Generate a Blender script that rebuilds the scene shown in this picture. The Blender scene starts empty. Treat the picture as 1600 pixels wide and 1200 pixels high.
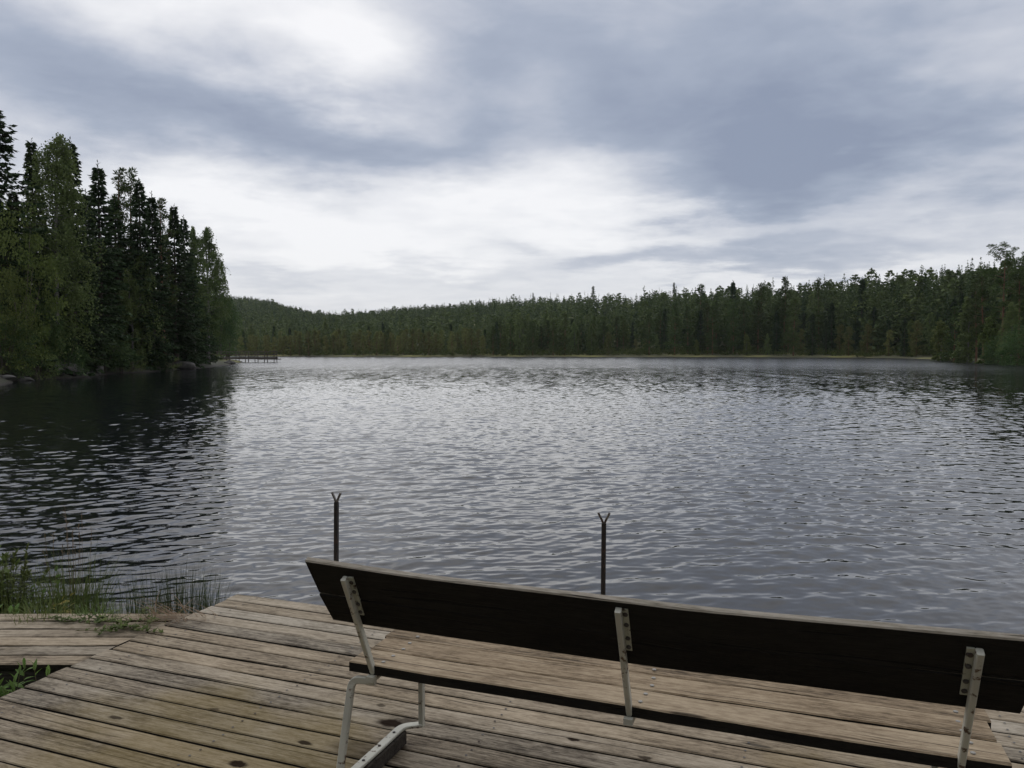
import bpy, math, random
import numpy as np

R = math.radians
scene = bpy.context.scene
col = scene.collection
rng = np.random.default_rng(7)
random.seed(7)

# ------------------------------------------------------------------ camera
F_PX, HORIZON = 1200.0, 549.0          # focal length and horizon in photo pixels (1600 x 1200)
DECK_Z, EYE = 0.40, 1.96               # water level is z = 0
cam_d = bpy.data.cameras.new('camera')
cam_d.sensor_fit = 'HORIZONTAL'; cam_d.sensor_width = 36.0; cam_d.lens = 27.0
cam_d.clip_start = 0.05; cam_d.clip_end = 6000
cam = bpy.data.objects.new('camera', cam_d); col.objects.link(cam)
cam.location = (0, 0, EYE)
cam.rotation_euler = (R(90) - math.atan((600 - HORIZON) / F_PX), 0, 0)
scene.camera = cam

# ------------------------------------------------------------------ render look
scene.render.engine = 'CYCLES'
scene.cycles.use_denoising = True
scene.cycles.max_bounces = 4; scene.cycles.diffuse_bounces = 2; scene.cycles.glossy_bounces = 2
scene.cycles.transmission_bounces = 3; scene.cycles.transparent_max_bounces = 4
scene.cycles.caustics_reflective = False; scene.cycles.caustics_refractive = False
scene.cycles.sample_clamp_indirect = 4.0
vs = scene.view_settings
vs.view_transform = 'Standard'; vs.look = 'None'; vs.exposure = 0.15; vs.gamma = 1.0

# ------------------------------------------------------------------ node helpers
class NT:
    """tiny helper around a node tree"""
    def __init__(s, tree): s.t = tree; s.n = tree.nodes; s.l = tree.links
    def node(s, kind, **kw):
        n = s.n.new(kind)
        for k, v in kw.items(): setattr(n, k, v)
        return n
    def put(s, sock, v):
        if isinstance(v, bpy.types.NodeSocket): s.l.new(v, sock)
        elif v is not None: sock.default_value = v
    def math(s, op, a, b=None, c=None, clamp=False):
        n = s.node('ShaderNodeMath', operation=op, use_clamp=clamp)
        for i, v in enumerate((a, b, c)): s.put(n.inputs[i], v)
        return n.outputs[0]
    def vmath(s, op, a, b=None, scale=None):
        n = s.node('ShaderNodeVectorMath', operation=op)
        s.put(n.inputs[0], a); s.put(n.inputs[1], b)
        if scale is not None: s.put(n.inputs['Scale'], scale)
        return n.outputs['Value'] if op in ('LENGTH', 'DOT_PRODUCT', 'DISTANCE') else n.outputs[0]
    def comb(s, x=0.0, y=0.0, z=0.0):
        n = s.node('ShaderNodeCombineXYZ')
        for i, v in enumerate((x, y, z)): s.put(n.inputs[i], v)
        return n.outputs[0]
    def sep(s, v):
        n = s.node('ShaderNodeSeparateXYZ'); s.put(n.inputs[0], v); return n.outputs
    def noise(s, vec, scale, detail=3.0, rough=0.5, dist=0.0, out='Fac'):
        n = s.node('ShaderNodeTexNoise'); s.put(n.inputs['Vector'], vec)
        n.inputs['Scale'].default_value = scale; n.inputs['Detail'].default_value = detail
        n.inputs['Roughness'].default_value = rough; n.inputs['Distortion'].default_value = dist
        return n.outputs[0 if out == 'Fac' else 1]
    def rng(s, v, a, b, c=0.0, d=1.0, smooth=True):
        n = s.node('ShaderNodeMapRange', interpolation_type='SMOOTHSTEP' if smooth else 'LINEAR')
        s.put(n.inputs[0], v)
        for i, q in enumerate((a, b, c, d)): s.put(n.inputs[i + 1], q)
        return n.outputs[0]
    def mix(s, f, a, b, blend='MIX'):
        n = s.node('ShaderNodeMix', data_type='RGBA', blend_type=blend)
        s.put(n.inputs[0], f)
        for k, v in ((6, a), (7, b)):
            if isinstance(v, tuple) and len(v) == 3: v = v + (1.0,)
            s.put(n.inputs[k], v)
        return n.outputs[2]
    def ramp(s, f, stops):
        n = s.node('ShaderNodeValToRGB'); s.put(n.inputs[0], f)
        e = n.color_ramp.elements
        while len(e) < len(stops): e.new(0.5)
        for q, (p, c) in zip(e, stops): q.position = p; q.color = tuple(c) + (1.0,)
        return n.outputs[0]

# ------------------------------------------------------------------ sky and sun
SUN_AZ, SUN_EL = R(-14), R(44)         # the sun stands ahead and a little left, veiled by cloud
world = bpy.data.worlds.new('World'); scene.world = world; world.use_nodes = True
world.cycles.sampling_method = 'MANUAL'; world.cycles.sample_map_resolution = 512
W = NT(world.node_tree); W.n.clear()
d = W.node('ShaderNodeTexCoord').outputs['Generated']
dx, dy, dz = W.sep(d)
az = W.math('ARCTAN2', dx, dy); el = W.math('ARCSINE', dz)
up = W.math('MAXIMUM', dz, 0.0)
den = W.math('ADD', up, 0.10)
plane = W.comb(W.math('DIVIDE', dx, den), W.math('DIVIDE', dy, den), 0.0)     # cloud layer overhead
warp = W.noise(plane, 1.15, 6.0, 0.60, out='Color')
warp = W.vmath('SUBTRACT', warp, (0.5, 0.5, 0.5))
ang = W.vmath('ADD', W.comb(az, el, 0.0), W.vmath('MULTIPLY', warp, (0.34, 0.17, 0.0)))
# cloud banks: photo position, radii (px), turn (deg), brightness change
BANKS = [
    (70, 100, 230, 95, 8, -.34), (330, 165, 330, 85, 12, -.42), (590, 222, 250, 60, 8, -.40),
    (450, 45, 150, 70, 32, .13), (560, 100, 110, 60, 30, .15), (250, -10, 180, 50, 0, .06),
    (770, 100, 180, 150, 0, -.38), (845, 150, 90, 70, 0, .22), (1120, 90, 430, 200, 4, -.44),
    (1000, 190, 260, 90, 8, -.20), (1420, 205, 290, 90, 3, -.36), (1180, 255, 230, 60, 0, -.22),
    (1330, 150, 300, 140, 0, -.08), (1570, 40, 160, 120, 0, .12),
    (640, 330, 420, 110, -3, .24), (860, 290, 170, 80, 20, .20), (400, 320, 190, 45, 18, .16),
    (1130, 312, 260, 42, 2, -.26), (1200, 395, 330, 34, -3, -.36), (900, 412, 140, 26, 0, -.16),
    (1040, 352, 150, 26, 0, .14), (1250, 438, 330, 22, -2, .16), (1520, 320, 150, 90, 0, .06),
    (440, 432, 130, 20, 0, -.16), (700, 428, 120, 18, 0, -.12), (560, 395, 330, 30, 0, .10), (500, 470, 330, 26, 0, .02),
]
sdir = (math.sin(SUN_AZ) * math.cos(SUN_EL), math.cos(SUN_AZ) * math.cos(SUN_EL), math.sin(SUN_EL))
veil = W.rng(W.vmath('DOT_PRODUCT', d, sdir), .72, 1.0, 0.0, .20)          # cloud is brightest round the veiled sun
tv = W.math('ADD', 0.64, veil)
for (bx, by, rx, ry, rot, amt) in BANKS:
    a0 = math.atan((bx - 800) / F_PX); e0 = math.atan((HORIZON - by) / math.hypot(F_PX, bx - 800))
    m = W.node('ShaderNodeMapping', vector_type='TEXTURE')
    W.put(m.inputs['Vector'], ang)
    m.inputs['Location'].default_value = (a0, e0, 0)
    m.inputs['Rotation'].default_value = (0, 0, -R(rot))
    m.inputs['Scale'].default_value = (1.45 * rx / F_PX, 1.45 * ry / F_PX, 1)
    g = W.node('ShaderNodeTexGradient', gradient_type='SPHERICAL'); W.put(g.inputs[0], m.outputs[0])
    tv = W.math('ADD', tv, W.rng(g.outputs['Fac'], 0.0, 1.0, 0.0, amt))
lump = W.noise(plane, 4.6, 5.0, 0.55, 0.2)
fine = W.math('ADD', W.math('MULTIPLY', W.noise(plane, 2.0, 6.0, 0.58, 0.5), .68), W.math('MULTIPLY', lump, .32))
calm = W.rng(el, .05, .30, .42, .80)
tv = W.math('ADD', tv, W.math('MULTIPLY', W.math('SUBTRACT', fine, 0.5), calm))
tv = W.math('ADD', tv, W.rng(el, .24, .06, 0.0, .10))
broad = W.noise(plane, 0.45, 3.0, 0.5)
tv = W.math('ADD', tv, W.math('MULTIPLY', W.math('SUBTRACT', broad, 0.5), 0.22))
cloud = W.ramp(tv, [(0.0, (.240, .280, .375)), (0.28, (.340, .383, .475)), (0.5, (.490, .518, .590)),
                    (0.74, (.675, .688, .728)), (1.0, (.86, .86, .875))])
sky = W.node('ShaderNodeTexSky', sky_type='NISHITA', sun_disc=False, sun_elevation=SUN_EL, sun_rotation=SUN_AZ)
sky_b = W.vmath('SCALE', sky.outputs[0], scale=0.10)
seen = W.mix(0.94, sky_b, cloud)
bg = W.node('ShaderNodeBackground'); W.put(bg.inputs['Color'], seen); bg.inputs['Strength'].default_value = 1.0
W.l.new(bg.outputs[0], W.node('ShaderNodeOutputWorld').inputs[0])

sun_d = bpy.data.lights.new('sun', 'SUN'); sun_d.energy = 0.5; sun_d.angle = R(110); sun_d.color = (1.0, .98, .955)
sun = bpy.data.objects.new('sun', sun_d); col.objects.link(sun)
sun.rotation_euler = (R(90) - SUN_EL, 0, math.pi - SUN_AZ)
sun.location = (0, 0, 60)

# ------------------------------------------------------------------ mesh helpers
def link(o, parent=None):
    col.objects.link(o)
    if parent is not None: o.parent = parent
    return o
def make_mesh(name, v, f, mat=None, smooth=False):
    """v (n,3); f a list of tuples or an (m,3|4) array"""
    me = bpy.data.meshes.new(name)
    v = np.asarray(v, dtype=np.float32)
    if isinstance(f, np.ndarray):
        k = f.shape[1]
        me.vertices.add(len(v)); me.vertices.foreach_set('co', v.ravel())
        me.loops.add(f.size); me.loops.foreach_set('vertex_index', f.astype(np.int32).ravel())
        me.polygons.add(len(f)); me.polygons.foreach_set('loop_start', np.arange(0, f.size, k, dtype=np.int32))
        me.update(calc_edges=True)
    else:
        me.from_pydata(v.tolist(), [], f); me.update()
    if mat is not None: me.materials.append(mat)
    if smooth: me.polygons.foreach_set('use_smooth', np.ones(len(me.polygons), dtype=bool))
    return me
def obj(name, me, parent=None, loc=(0, 0, 0), rot=(0, 0, 0), scale=(1, 1, 1)):
    o = bpy.data.objects.new(name, me); o.location = loc; o.rotation_euler = rot; o.scale = scale
    return link(o, parent)
def tag(o, label=None, cat=None, group=None, kind=None):
    for k, v in (('label', label), ('category', cat), ('group', group), ('kind', kind)):
        if v: o[k] = v
    return o
def thing(name, label, cat, loc=(0, 0, 0), rz=0.0, group=None, scale=(1, 1, 1)):
    o = bpy.data.objects.new(name, None); o.empty_display_size = 0.2
    o.location = loc; o.rotation_euler = (0, 0, rz); o.scale = scale
    return tag(link(o), label, cat, group)
class MB:
    """collects vertices and faces of one part"""
    def __init__(s): s.v = []; s.f = []
    def add(s, v, f):
        b = len(s.v); s.v += [tuple(p) for p in v]; s.f += [tuple(i + b for i in q) for q in f]
    def box(s, x0, x1, y0, y1, z0, z1):
        s.add([(x, y, z) for x in (x0, x1) for y in (y0, y1) for z in (z0, z1)],
              [(0, 1, 3, 2), (4, 6, 7, 5), (0, 4, 5, 1), (2, 3, 7, 6), (0, 2, 6, 4), (1, 5, 7, 3)])
    def sweep(s, path, prof, side=(1, 0, 0), caps=True):
        """prof: list of (a, b); a along 'side', b along side x tangent"""
        P = [np.array(p, float) for p in path]; n = len(prof); rings = []
        for i, p in enumerate(P):
            t = P[min(i + 1, len(P) - 1)] - P[max(i - 1, 0)]; t /= np.linalg.norm(t)
            a = np.array(side, float); a = a - t * a.dot(t)
            if np.linalg.norm(a) < 1e-3: a = np.array((0, 1, 0.0)) - t * t[1]
            a /= np.linalg.norm(a); b = np.cross(t, a)
            rings += [p + a * q[0] + b * q[1] for q in prof]
        fs = [(i * n + k, i * n + (k + 1) % n, (i + 1) * n + (k + 1) % n, (i + 1) * n + k)
              for i in range(len(P) - 1) for k in range(n)]
        if caps: fs += [tuple(range(n - 1, -1, -1)), tuple((len(P) - 1) * n + k for k in range(n))]
        s.add(rings, fs)
    def tube(s, path, r, n=8, **kw):
        rs = r if hasattr(r, '__len__') else [r] * len(path)
        P = [np.array(p, float) for p in path]; rings = []; a = None
        for i, p in enumerate(P):
            t = P[min(i + 1, len(P) - 1)] - P[max(i - 1, 0)]; t /= np.linalg.norm(t)
            if a is None: a = np.array((1, 0, 0.0)) if abs(t[0]) < .8 else np.array((0, 1, 0.0))
            a = a - t * a.dot(t); a /= np.linalg.norm(a); b = np.cross(t, a)
            rings += [p + rs[i] * (a * math.cos(2 * math.pi * k / n) + b * math.sin(2 * math.pi * k / n)) for k in range(n)]
        fs = [(i * n + k, i * n + (k + 1) % n, (i + 1) * n + (k + 1) % n, (i + 1) * n + k)
              for i in range(len(P) - 1) for k in range(n)]
        fs += [tuple(range(n - 1, -1, -1)), tuple((len(P) - 1) * n + k for k in range(n))]
        s.add(rings, fs)
    def build(s, name, mat, parent=None, smooth=False, **kw):
        return obj(name, make_mesh(name, s.v, s.f, mat, smooth), parent, **kw)
def rect_prof(w, h, c=0.003):
    w, h = w / 2, h / 2
    return [(-w + c, -h), (w - c, -h), (w, -h + c), (w, h - c), (w - c, h), (-w + c, h), (-w, h - c), (-w, -h + c)]
def round_path(pts, r=0.03, k=5):
    """polyline with rounded corners"""
    P = [np.array(p, float) for p in pts]; out = [P[0]]
    for i in range(1, len(P) - 1):
        a = P[i - 1] - P[i]; b = P[i + 1] - P[i]; la, lb = np.linalg.norm(a), np.linalg.norm(b)
        q = min(r, la * .45, lb * .45); A = P[i] + a / la * q; B = P[i] + b / lb * q
        for j in range(k + 1):
            u = j / k; out.append((1 - u) ** 2 * A + 2 * u * (1 - u) * P[i] + u * u * B)
    return out + [P[-1]]
def on_deck(px, py, z=DECK_Z):
    """point of the level plane z that shows at photo pixel px, py"""
    p = math.atan((600 - HORIZON) / F_PX); x = (px - 800) / F_PX; q = -(py - 600) / F_PX
    Y = math.cos(p) + q * math.sin(p); Z = -math.sin(p) + q * math.cos(p); t = (z - EYE) / Z
    return x * t, Y * t

# ------------------------------------------------------------------ materials
def new_mat(name):
    m = bpy.data.materials.new(name); m.use_nodes = True
    t = NT(m.node_tree); t.n.clear()
    out = t.node('ShaderNodeOutputMaterial'); b = t.node('ShaderNodeBsdfPrincipled')
    t.l.new(b.outputs[0], out.inputs[0]); t.out = out; t.b = b
    return m, t
def bump(t, h, dist, strength=1.0):
    n = t.node('ShaderNodeBump'); t.put(n.inputs['Height'], h); n.inputs['Distance'].default_value = dist
    n.inputs['Strength'].default_value = strength; t.put(t.b.inputs['Normal'], n.outputs[0])

def wood(name, pale, mid, dark, algae=None, algae_lo=0.5, knots=True, rough=0.8, grain=1.0, spots=()):
    """weathered softwood, boards lie along local x"""
    m, t = new_mat(name)
    tc = t.node('ShaderNodeTexCoord').outputs['Object']
    oi = t.node('ShaderNodeObjectInfo'); rnd = oi.outputs['Random']
    off = t.comb(t.math('MULTIPLY', rnd, 37.0), t.math('MULTIPLY', rnd, 91.0), t.math('MULTIPLY', rnd, 13.0))
    p = t.vmath('ADD', tc, off)
    wav = t.vmath('SUBTRACT', t.noise(t.vmath('MULTIPLY', p, (1.3, 5, 5)), 1.0, 2, out='Color'), (.5, .5, .5))
    p2 = t.vmath('ADD', p, t.vmath('MULTIPLY', wav, (0.0, 0.05, 0.05)))
    g1 = t.noise(t.vmath('MULTIPLY', p2, (4.0, 75, 75)), 1.0, 5, .7)
    g2 = t.noise(t.vmath('MULTIPLY', p2, (16.0, 210, 210)), 1.0, 4, .65)
    fl = t.noise(t.vmath('MULTIPLY', p, (24, 60, 60)), 1.0, 4, .7)
    patch = t.noise(t.vmath('MULTIPLY', p, (2.4, 5.5, 5)), 1.0, 5, .6)
    v = t.math('ADD', t.math('MULTIPLY', g1, .55 * grain), t.math('MULTIPLY', g2, .35 * grain))
    v = t.math('ADD', v, t.math('MULTIPLY', patch, .50))
    v = t.math('ADD', v, t.math('MULTIPLY', t.math('SUBTRACT', fl, .5), .42))
    v = t.math('ADD', v, .12)
    v = t.math('ADD', v, t.math('MULTIPLY', t.math('SUBTRACT', rnd, .5), .15))
    v = t.math('SUBTRACT', v, .45 * grain - .45 + .45 - .10)
    c = t.ramp(v, [(.27, dark), (.43, mid), (.60, pale), (.78, tuple(min(1, q * 1.25) for q in pale))])
    r2 = t.math('FRACT', t.math('MULTIPLY', rnd, 5.77))
    c = t.mix(t.math('MULTIPLY', r2, .55), c, t.mix(1.0, c, (1.0, .86, .68), 'MULTIPLY'))      # some boards stay browner
    crack = t.noise(t.vmath('MULTIPLY', p2, (1.1, 105, 60)), 1.0, 2, .4)
    ck = t.rng(crack, .37, .27)
    c = t.mix(t.math('MULTIPLY', ck, .75), c, tuple(q * .35 for q in dark))
    if algae:
        wp = t.node('ShaderNodeNewGeometry').outputs['Position']
        an = t.noise(wp, 1.1, 5, .6); mx, my, mz = t.sep(wp)
        # damp corner near the shore grows greener
        shore = t.math('MULTIPLY', t.rng(t.vmath('LENGTH', t.vmath('SUBTRACT', wp, (-1.25, 2.75, .4))), 1.3, .25), 1.2)
        am = t.math('MULTIPLY', t.rng(t.math('ADD', an, t.math('MULTIPLY', shore, .22)), algae_lo, algae_lo + .24), .52)
        c = t.mix(am, c, t.mix(g2, algae, tuple(q * 1.45 for q in algae)))
    hgt = t.math('ADD', t.math('MULTIPLY', g1, .6), t.math('MULTIPLY', g2, .4))
    hgt = t.math('SUBTRACT', hgt, t.math('MULTIPLY', ck, .8))
    if knots:
        vo = t.node('ShaderNodeTexVoronoi'); t.put(vo.inputs['Vector'], t.vmath('MULTIPLY', p, (1.7, 9.0, 4.0)))
        vo.inputs['Scale'].default_value = 1.0
        rr = t.sep(vo.outputs['Color'])[0]
        rad = t.rng(rr, .55, 1.0, 0.0, .17, False)
        kd = t.math('DIVIDE', vo.outputs['Distance'], t.math('ADD', rad, .0001))
        km = t.math('MULTIPLY', t.rng(kd, 1.05, .55), t.math('GREATER_THAN', rr, .74))
        c = t.mix(t.math('MULTIPLY', km, .8), c, tuple(q * .45 for q in dark))
    spec = .2
    for (sx, sy, ra, rb, amt) in spots:       # single large knots and stains, in world metres
        wp = t.node('ShaderNodeNewGeometry').outputs['Position']
        mp = t.node('ShaderNodeMapping', vector_type='TEXTURE'); wb = t.noise(wp, 26, 4, .6, out='Color')
        t.put(mp.inputs[0], t.vmath('ADD', t.vmath('MULTIPLY', wp, (1, 1, 0)), t.vmath('MULTIPLY', t.vmath('SUBTRACT', wb, (.5, .5, .5)), (.03, .03, 0))))
        mp.inputs['Location'].default_value = (sx, sy, 0); mp.inputs['Rotation'].default_value = (0, 0, R(-20.5))
        mp.inputs['Scale'].default_value = (ra, rb, 1)
        km = t.rng(t.vmath('LENGTH', mp.outputs[0]), 1.15, .55)
        c = t.mix(t.math('MULTIPLY', km, amt), c, (.014, .008, .006)); spec = t.math('MULTIPLY', spec, t.math('SUBTRACT', 1.0, t.math('MULTIPLY', km, amt)))
    t.put(t.b.inputs['Base Color'], c); t.b.inputs['Roughness'].default_value = rough
    t.put(t.b.inputs['Specular IOR Level'], spec)
    bump(t, hgt, .0035, 1.0)
    return m
SPOTS = [(612, 1130, 0.080, 0.038, .96), (642, 1127, 0.072, 0.029, .5), (372, 1193, 0.051, 0.023, .95), (477, 1161, 0.041, 0.017, .9),
         (897, 1156, 0.032, 0.013, .95), (182, 1121, 0.043, 0.014, .8), (595, 1102, 0.026, 0.013, .7), (335, 1108, 0.029, 0.012, .6),
         (1008, 1184, 0.029, 0.014, .8), (700, 1186, 0.023, 0.012, .7), (445, 1040, 0.023, 0.012, .6), (560, 1172, 0.145, 0.072, .45)]
deck_wood = wood('weathered_deck_wood', (.450, .392, .308), (.278, .235, .175), (.080, .063, .045),
                 algae=(.185, .135, .045), algae_lo=.56, spots=[on_deck(a, b) + (c, d_, e) for a, b, c, d_, e in SPOTS])
seat_wood = wood('weathered_seat_wood', (.43, .352, .250), (.265, .205, .136), (.075, .055, .034),
                 algae=(.20, .165, .075), algae_lo=.62)
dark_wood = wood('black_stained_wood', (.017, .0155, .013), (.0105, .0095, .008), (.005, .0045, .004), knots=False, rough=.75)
runner_wood = wood('grey_runner_wood', (.10, .088, .074), (.06, .052, .044), (.025, .021, .018), knots=False)
gap_shade_wood = wood('gap_shade_side', (.045, .038, .03), (.026, .022, .018), (.012, .010, .008), knots=False)  # gap shade painted into the plank sides so the joints read black
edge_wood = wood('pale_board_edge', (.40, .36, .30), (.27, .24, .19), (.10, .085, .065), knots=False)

def painted(name, base, rustc, amount, rough=.45, scale=18.0):
    m, t = new_mat(name)
    p = t.node('ShaderNodeNewGeometry').outputs['Position']
    n = t.noise(p, scale, 5, .65); n2 = t.noise(p, 4.0, 3, .5)
    c = t.mix(t.rng(n2, .3, .7), base, tuple(q * .72 for q in base))
    k = t.rng(n, amount, amount + .08)
    c = t.mix(k, c, rustc)
    t.put(t.b.inputs['Base Color'], c); t.put(t.b.inputs['Roughness'], t.math('ADD', t.math('MULTIPLY', k, .35), rough))
    bump(t, n, .001, .4)
    return m
white_paint = painted('chipped_white_paint', (.60, .585, .49), (.12, .075, .045), .575, scale=34)
flange_paint = painted('rusty_flange_paint', (.50, .50, .39), (.055, .035, .024), .56, scale=42)
bolt_mat = painted('dark_bolt_steel', (.06, .055, .05), (.05, .03, .02), .5)
zinc_mat = painted('pale_bolt_zinc', (.36, .34, .30), (.22, .17, .12), .62)
steel_dark = painted('dark_rusty_steel', (.028, .024, .022), (.06, .034, .022), .55)
fork_mat = painted('worn_fork_steel', (.16, .14, .12), (.07, .045, .03), .52)

def bark(name, a, b, lo=None, flecks=None):
    m, t = new_mat(name)
    p = t.node('ShaderNodeTexCoord').outputs['Object']
    n = t.noise(t.vmath('MULTIPLY', p, (9, 9, 2.2)), 1.0, 5, .65)
    c = t.mix(t.rng(n, .35, .65), a, b)
    if flecks:
        f = t.noise(t.vmath('MULTIPLY', p, (4, 4, 14)), 1.0, 4, .6); c = t.mix(t.rng(f, .52, .62), c, flecks)
    t.put(t.b.inputs['Base Color'], c); t.b.inputs['Roughness'].default_value = .9
    bump(t, n, .02, .7)
    return m
bark_spruce = bark('spruce_bark', (.05, .036, .028), (.10, .075, .058))
bark_pine = bark('pine_bark', (.10, .052, .030), (.20, .105, .058))
bark_birch = bark('birch_bark', (.11, .10, .09), (.20, .19, .17), flecks=(.03, .026, .022))
bark_shrub = bark('shrub_bark', (.06, .048, .036), (.11, .09, .07))

def leaf_mat(name, a, b, trans=.35, rough=.6, tone=False):
    """small leaves or needle tufts: colour varies clump by clump and tree by tree"""
    m, t = new_mat(name)
    p = t.node('ShaderNodeTexCoord').outputs['Object']; rnd = t.node('ShaderNodeObjectInfo').outputs['Random']
    n = t.noise(p, .9, 3, .6); n2 = t.noise(p, 7.0, 2, .5)
    v = t.math('ADD', t.math('MULTIPLY', n, .6), t.math('MULTIPLY', n2, .4))
    if tone:
        av = t.node('ShaderNodeAttribute', attribute_name='tone').outputs['Fac']
        v = t.math('ADD', t.math('MULTIPLY', v, .35), t.math('MULTIPLY', av, .65)); c = t.mix(t.rng(v, .12, .82, smooth=False), a, b)
    else: c = t.mix(t.rng(v, .34, .66), a, b)
    hs = t.node('ShaderNodeHueSaturation'); t.put(hs.inputs['Color'], c)
    t.put(hs.inputs['Hue'], t.math('ADD', .488, t.math('MULTIPLY', rnd, .024)))
    t.put(hs.inputs['Value'], t.math('ADD', .72, t.math('MULTIPLY', t.math('FRACT', t.math('MULTIPLY', rnd, 7.31)), .56)))
    t.put(t.b.inputs['Base Color'], hs.outputs[0]); t.b.inputs['Roughness'].default_value = rough
    t.b.inputs['Specular IOR Level'].default_value = .12
    tr = t.node('ShaderNodeBsdfTranslucent'); t.put(tr.inputs[0], hs.outputs[0])
    mx = t.node('ShaderNodeMixShader'); mx.inputs[0].default_value = trans
    t.l.new(t.b.outputs[0], mx.inputs[1]); t.l.new(tr.outputs[0], mx.inputs[2]); t.l.new(mx.outputs[0], t.out.inputs[0])
    return m
lf_spruce = leaf_mat('spruce_needles', (.024, .042, .018), (.050, .078, .031), .15)
lf_pine = leaf_mat('pine_needles', (.046, .072, .022), (.090, .122, .040), .15)
lf_bog = leaf_mat('bog_pine_needles', (.115, .132, .045), (.205, .215, .075), .30)
lf_birch = leaf_mat('birch_leaves', (.090, .128, .042), (.165, .205, .075), .35)
lf_alder = leaf_mat('alder_leaves', (.050, .088, .030), (.098, .145, .052), .30)
lf_olive = leaf_mat('olive_leaves', (.070, .098, .026), (.130, .158, .046), .30)
lf_grass = leaf_mat('grass_blades', (.095, .140, .038), (.190, .220, .075), .30)
lf_rush = leaf_mat('rush_blades', (.062, .086, .040), (.115, .135, .062), .25)
lf_straw = leaf_mat('dry_straw', (.22, .15, .085), (.34, .25, .15), .25)
lf_herb = leaf_mat('herb_leaves', (.110, .190, .040), (.180, .280, .075), .35, .45)
lf_yellow = leaf_mat('yellowing_leaves', (.20, .18, .035), (.30, .25, .07), .35, .45)
lf_stem = leaf_mat('plant_stems', (.09, .09, .04), (.14, .12, .06), .1)
lf_far = leaf_mat('far_forest_needles', (.032, .056, .021), (.135, .165, .056), .22, tone=True)

def rock_mat():
    m, t = new_mat('lichen_granite')
    p = t.node('ShaderNodeTexCoord').outputs['Object']
    n = t.noise(p, 2.2, 6, .65); n2 = t.noise(p, 9, 4, .6)
    c = t.ramp(n, [(.3, (.035, .033, .029)), (.5, (.088, .082, .075)), (.7, (.15, .143, .13))])
    c = t.mix(t.rng(n2, .58, .70), c, (.06, .07, .03))
    t.put(t.b.inputs['Base Color'], c); t.b.inputs['Roughness'].default_value = .85
    bump(t, t.math('ADD', n, t.math('MULTIPLY', n2, .4)), .06, .8)
    return m
granite = rock_mat()
def ground_mat():
    m, t = new_mat('forest_floor_and_bog')
    p = t.node('ShaderNodeNewGeometry').outputs['Position']; x, y, z = t.sep(p)
    n = t.noise(p, .35, 6, .65); n2 = t.noise(p, 4.0, 5, .6); n3 = t.noise(p, .06, 3, .5)
    moss = t.mix(t.rng(n, .35, .65), (.042, .050, .018), (.085, .078, .032))
    bog = t.mix(t.rng(n2, .3, .7), (.21, .18, .060), (.15, .165, .045))
    c = t.mix(t.rng(t.math('ADD', n3, t.math('MULTIPLY', n, .2)), .48, .66), bog, moss)
    c = t.mix(t.rng(y, 95, 140), t.mix(n2, (.026, .022, .015), (.036, .040, .017)), c)    # dark forest mould on the near shore
    c = t.mix(t.rng(z, .14, .02), c, (.022, .017, .012))                               # wet peat at the waterline
    t.put(t.b.inputs['Base Color'], c); t.b.inputs['Roughness'].default_value = .95
    bump(t, n2, .08, .8)
    return m
ground_m = ground_mat()

# ------------------------------------------------------------------ lake outline and terrain
LAKE = np.array([(-31.5, 46), (-20.5, 27.5), (-10.4, 13.2), (-5.6, 6.6), (-4.2, 5.0), (-3.3, 4.5), (-2.9, 3.5), (-2.75, 2.4), (-1.4, .5), (1.5, -1.2),
                 (6, -2.5), (18, -4), (40, 3), (62, 30), (76, 80), (77, 108), (91, 157), (108, 212), (98, 235), (64, 255),
                 (22, 264), (-22, 268), (-71, 282), (-95, 300), (-125, 300), (-140, 250), (-118, 205), (-92, 180),
                 (-68, 168), (-54, 154), (-48.5, 140), (-44.5, 124), (-40.8, 112), (-37, 94), (-34.8, 81), (-34.9, 69), (-33, 57)], float)
def smooth_poly(P, it=2):
    for _ in range(it):
        Q = np.roll(P, -1, 0); P = np.stack([.75 * P + .25 * Q, .25 * P + .75 * Q], 1).reshape(-1, 2)
    return P
LAKE_S = smooth_poly(LAKE)
def lake_dist(x, y):
    """signed distance to the shore, positive on land"""
    pt = np.stack([np.ravel(x), np.ravel(y)], 1); A = LAKE_S; B = np.roll(A, -1, 0)
    best = np.full(len(pt), 1e9); inside = np.zeros(len(pt), bool)
    for a, b in zip(A, B):
        e = b - a; w = pt - a; k = np.clip((w @ e) / (e @ e), 0, 1)
        best = np.minimum(best, ((w - k[:, None] * e) ** 2).sum(1))
        cnd = ((a[1] > pt[:, 1]) != (b[1] > pt[:, 1]))
        with np.errstate(divide='ignore', invalid='ignore'):
            xi = a[0] + (pt[:, 1] - a[1]) / (b[1] - a[1] + 1e-12) * e[0]
        inside ^= cnd & (pt[:, 0] < xi)
    dd = np.sqrt(best)
    return np.where(inside, -dd, dd).reshape(np.shape(x))
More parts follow.
